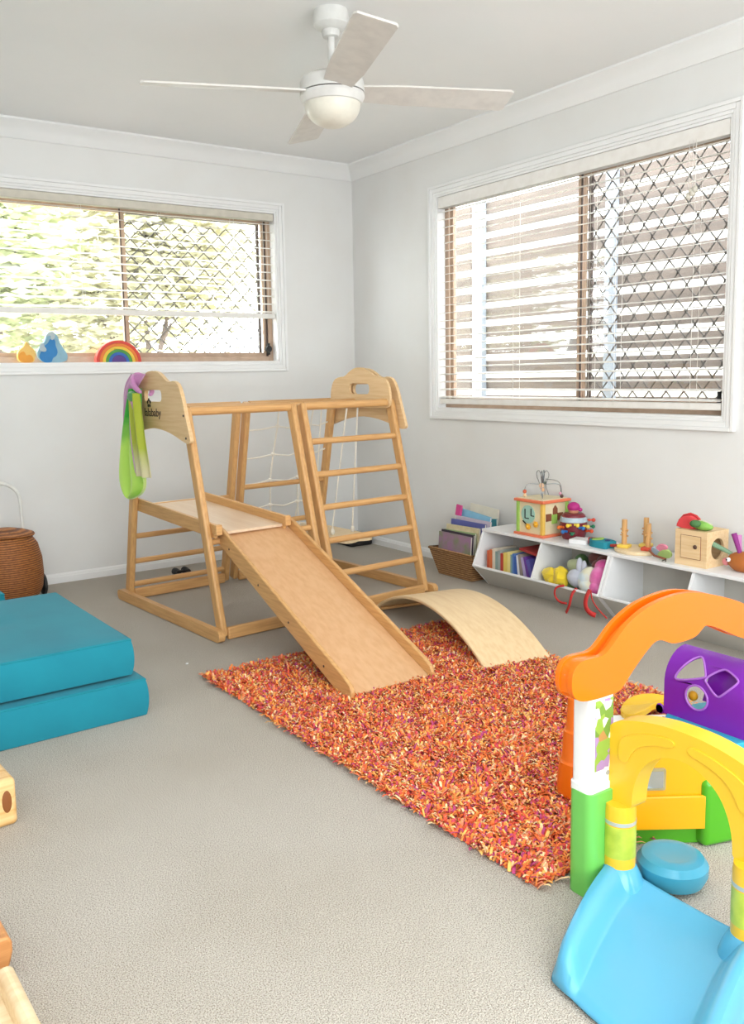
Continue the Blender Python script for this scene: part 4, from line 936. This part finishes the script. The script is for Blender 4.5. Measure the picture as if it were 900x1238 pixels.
# yellow arch with two tube legs
YO = [(-3.636, .195), (-3.637, .271), (-3.636, .340), (-3.643, .362), (-3.662, .378), (-3.703, .392), (-3.762, .403), (-3.815, .405)]
YI = [(-3.815, .348), (-3.78, .342), (-3.75, .325), (-3.728, .303), (-3.712, .27), (-3.704, .235), (-3.703, .195)]
cy = -3.815
lo = YO+[(2*cy-u, v) for u, v in reversed(YO[:-1])]; li = [(2*cy-u, v) for u, v in reversed(YI[1:])]+YI
b = G(); b.prism([smooth_loop(lo+li, 2)], lambda u, v, q: (q, u, v), -1.880, -1.832); ya = b.build('yellow_arch', p_ye, smooth=35, bevel=.012, seg=3)
orn = [(-3.668, .30), (-3.672, .345), (-3.70, .362), (-3.75, .378), (-3.80, .384), (-3.80, .366), (-3.76, .36), (-3.72, .343), (-3.70, .32), (-3.69, .295)]
b = G(); b.prism([smooth_loop(orn, 2)], lambda u, v, q: (q, u, v), -1.8835, -1.878); b.build('arch_relief', p_ye, ya, smooth=35, bevel=.0025)
b = G(); b.prism([smooth_loop([(2*cy-u, v) for u, v in orn], 2)], lambda u, v, q: (q, u, v), -1.8835, -1.878); b.build('arch_relief', p_ye, ya, smooth=35, bevel=.0025)
lime_s = mat('lime_sticker', '#c3cf49', .35, h2='#a9bd3c', sc_=30)
for y in (-3.669, 2*cy+3.669):
    b = G(); b.lathe([(0, .06), (.028, .06), (.0325, .066), (.0325, .19), (.031, .204), (0, .206)], (-1.872, y, 0), 32); lg = b.build('arch_tube', p_ye)
    b = G(); b.lathe([(0.0, .092), (.0331, .092), (.0331, .160), (0, .160)], (-1.872, y, 0), 32); b.build('tube_sticker', lime_s, lg)
    b = G(); b.lathe([(0.0, .163), (.0331, .163), (.0333, .171), (0, .171)], (-1.872, y, 0), 32); b.build('silver_band', mat('silver_band', '#c9cbc4', .3, metal=.3), lg)
# blue slide
def slide_pt(u, v):
    # u 0..1 across (0 = left/near post, 1 = right), v 0..1 from the arch down to the front edge
    yl = -3.640-.005*v; yL = -3.632-.150*v**1.4; yR = -3.998-.110*v**1.4
    x = -1.838-.352*v
    y = yL*(1-u)+yR*u
    e = abs(2*u-1)
    ss = lambda a, b_, t: (lambda q: q*q*(3-2*q))(max(0, min(1, (t-a)/(b_-a))))
    rim = ss(.60, .84, e); out = ss(.90, 1.0, e)
    basin = .008+.020*math.exp(-v*9)*(1-.3*e)+.016*e*e*(1-v)
    hr = .066-.012*v-.018*ss(.85, 1, v)
    z = basin*(1-rim)+hr*rim
    z *= (1-.94*out)*(1-.93*ss(.95, 1, v))
    return Vector((x-.02*math.sin(PI*u)*(v > .5)*(v-.5)*2, y, z+.004))
b = G(); b.grid(slide_pt, 80, 50); b.build('slide', p_bl, smooth=60, solid=.006, off=1)
for y in (-3.669, 2*cy+3.669):
    b = G(); b.lathe([(0, .0), (.060, .0), (.054, .02), (.046, .045), (.037, .064), (.033, .070), (0, .070)], (-1.872, y, 0), 32); b.build('slide_pedestal', p_bl, smooth=50)
# round flower seat
b = G(); b.lathe([(0, .005), (.050, .005), (.064, .014), (.073, .034), (.073, .052), (.063, .066), (.045, .071), (.035, .0685), (0, .0685)], (-1.752, -3.712, 0), 40); b.build('round_seat', plastic('ocean', '#3f97b2', .25))
# yellow mirror panel and green wall
pa = Vector((-1.735, -3.545, 0)); pc = Vector((-1.555, -3.665, 0)); pd = (pc-pa).normalized(); pn = Vector((-pd.y, pd.x, 0)); pn = -pn if pn.y > 0 else pn
def pf(u, v, q): return pa+pd*u+Vector((0, 0, v))+pn*q
Lp = (pc-pa).length
b = G(); b.prism([rect(0, Lp, .045, .232)], pf, -.03, .0); yp = b.build('yellow_panel', p_am, bevel=.006, seg=3)
b = G(); b.prism([rect(.0, Lp*.97, .045, .125)], pf, 0, .010); b.build('panel_step', p_am, yp, bevel=.005, seg=3)
b = G(); b.prism([rrect(.085, .165, .058, .052, .005)], pf, 0, .006); b.build('mirror_frame', mat('mirror_frame', '#a99c72', .4), yp, bevel=.001)
b = G(); b.prism([rrect(.085, .165, .046, .040, .003)], pf, .006, .0075); b.build('mirror', mat('mirror_face', '#c9ccc8', .12, metal=.8), yp)
b = G(); b.prism([rect(-.02, Lp+.02, 0, .05)], pf, -.035, -.012); b.build('panel_base', p_gr, bevel=.006)
b = G(); b.hexa([(-1.575, -3.67, 0), (-1.475, -3.70, 0), (-1.445, -3.60, 0), (-1.545, -3.57, 0), (-1.575, -3.67, .16), (-1.475, -3.70, .16), (-1.445, -3.60, .16), (-1.545, -3.57, .16)]); b.build('green_pillar', p_gr, bevel=.014, seg=4)
b = G(); b.hexa([(-1.49, -3.66, .0), (-1.20, -3.72, .0), (-1.15, -3.46, .0), (-1.45, -3.42, .0), (-1.49, -3.65, .175), (-1.20, -3.71, .175), (-1.15, -3.46, .175), (-1.45, -3.42, .175)]); b.build('green_base', p_gr, bevel=.02, seg=4)
b = G(); b.prism([smooth_loop([(-1.49, -3.60), (-1.44, -3.66), (-1.25, -3.68), (-1.18, -3.60), (-1.2, -3.45), (-1.40, -3.42), (-1.48, -3.50)], 2)], lambda u, v, q: (u, v, q), .172, .208); b.build('teal_tray', p_te, smooth=40, bevel=.012, seg=3)
# purple mailbox: side face curving into the roof, far end at +y
mx0, my0, my1 = -1.40, -3.425, -3.60
def mail(s, t, q):
    # s along -y (0..0.26), t arc length up the side (0..), q thickness inward
    y = my0-s; r = .085; zb = .205
    if t < .085: return Vector((mx0+q, y, zb+t))
    a = (t-.085)/r
    return Vector((mx0+r-(r-q)*math.cos(a), y, zb+.085+(r-q)*math.sin(a)))
def mprism(b, loops, q0, q1, n=3):
    b.prism(loops, lambda u, v, q: mail(u, v, q), q0, q1)
Wm = .235
T_ = .085+.085*PI/2
outer = [(0, 0), (.06, -.003), (.12, -.006), (.185, -.010), (.20, .0), (Wm, .002)]+[(Wm, t) for t in [T_*k/12 for k in range(1, 12)]]+[(Wm, T_), (.12, T_), (.06, T_), (0, T_)]+[(0, t) for t in [T_*k/12 for k in range(11, 0, -1)]]
tri = smooth_loop([(.030, .096), (.112, .124), (.112, .134), (.082, .178), (.066, .176), (.034, .118)], 2)
rnd = circ(.096, .070, .031, 22); dia = smooth_loop([(.110, .122), (.122, .112), (.148, .090), (.160, .090), (.196, .132), (.196, .144), (.160, .160), (.146, .160)], 2)
b = G(); mprism(b, [outer, tri, rnd, dia], 0, .005); mbx = b.build('mailbox', p_pu, smooth=40, bevel=.0015)
for lp in (tri, rnd, dia):
    b = G(); b.tube([mail(u, v, -.001) for u, v in lp], .0028, 6, closed=True); b.build('rim', plastic('violet_rim', '#a866c8', .25), mbx)
def mprof():
    P = [(0, .0), (0, .085)]+[(.085-.085*math.cos(a), .085+.085*math.sin(a)) for a in [PI/2*k/8 for k in range(1, 9)]]
    return P+[(.17, .085), (.17, 0)]
b = G(); b.prism([[(u, v) for u, v in mprof()]], lambda u, v, q: (mx0+u, q, .205+v), my0-Wm, my0-Wm+.006); b.build('mailbox_end', p_pu, mbx, smooth=30, bevel=.002)
b = G(); b.prism([rect(.165, .17, 0, .09)], lambda u, v, q: (mx0+u, q, .205+v), my0-Wm, my0-.11); b.build('mailbox_back', p_pu, mbx)
b = G(); b.prism([rect(.10, .21, .06, .175)], mail, .018, .021); b.build('mailbox_liner', p_pu, mbx)
b = G(); b.lathe([(.011, -.004), (.014, 0), (.011, .004), (.006, .0), (.011, -.004)], (mx0+.004, my0+.012, .213), 20, M=Ry(PI/2)); b.build('hinge_loop', p_pu, mbx)
b = G(); b.ball((mx0+.035, my0-.062, .262), .013, sx=.8); b.build('bell', plastic('gold', '#f2b21c'), mbx)

# loose playset pieces on the rug
cone = thing('stacking_cone', 'orange tiered plastic cone standing on the rug behind the white post', 'toy cone', (-1.625, -3.335, .02))
b = B(); b.lathe([(0, 0), (.048, 0), (.050, .012), (.044, .085), (.040, .088), (.038, .092), (.034, .165), (.030, .168), (.028, .172), (.024, .25), (.02, .256), (0, .256)], n=32); b.build('cone_tiers', p_or, cone)
yl_ = thing('yellow_wing', 'yellow plastic wing shaped toy piece lying on the rug', 'toy piece', (-1.06, -3.15, .035), math.radians(-35))
b = B(); b.prism([smooth_loop([(-.12, -.02), (-.07, .06), (.02, .075), (.11, .04), (.06, .01), (.0, -.005), (-.05, -.06), (-.10, -.07)], 2)], lambda u, v, q: (u, v, q+.02*math.cos(u*14)), 0, .02); b.build('wing_panel', p_ye, yl_, smooth=40, bevel=.005)
wp2 = thing('printed_card', 'white card printed with black marks lying flat on the rug', 'card', (-1.16, -3.165, .038), math.radians(-35))
B().box((0, 0, 0), (.30, .10, .003)).build('card', p_wh, wp2)
b = B()
for k in range(6): b.box((-.12+k*.05, .022*(-1)**k, .002), (.022, .008, .001), Rz(k))
b.build('black_print', black_m, wp2)
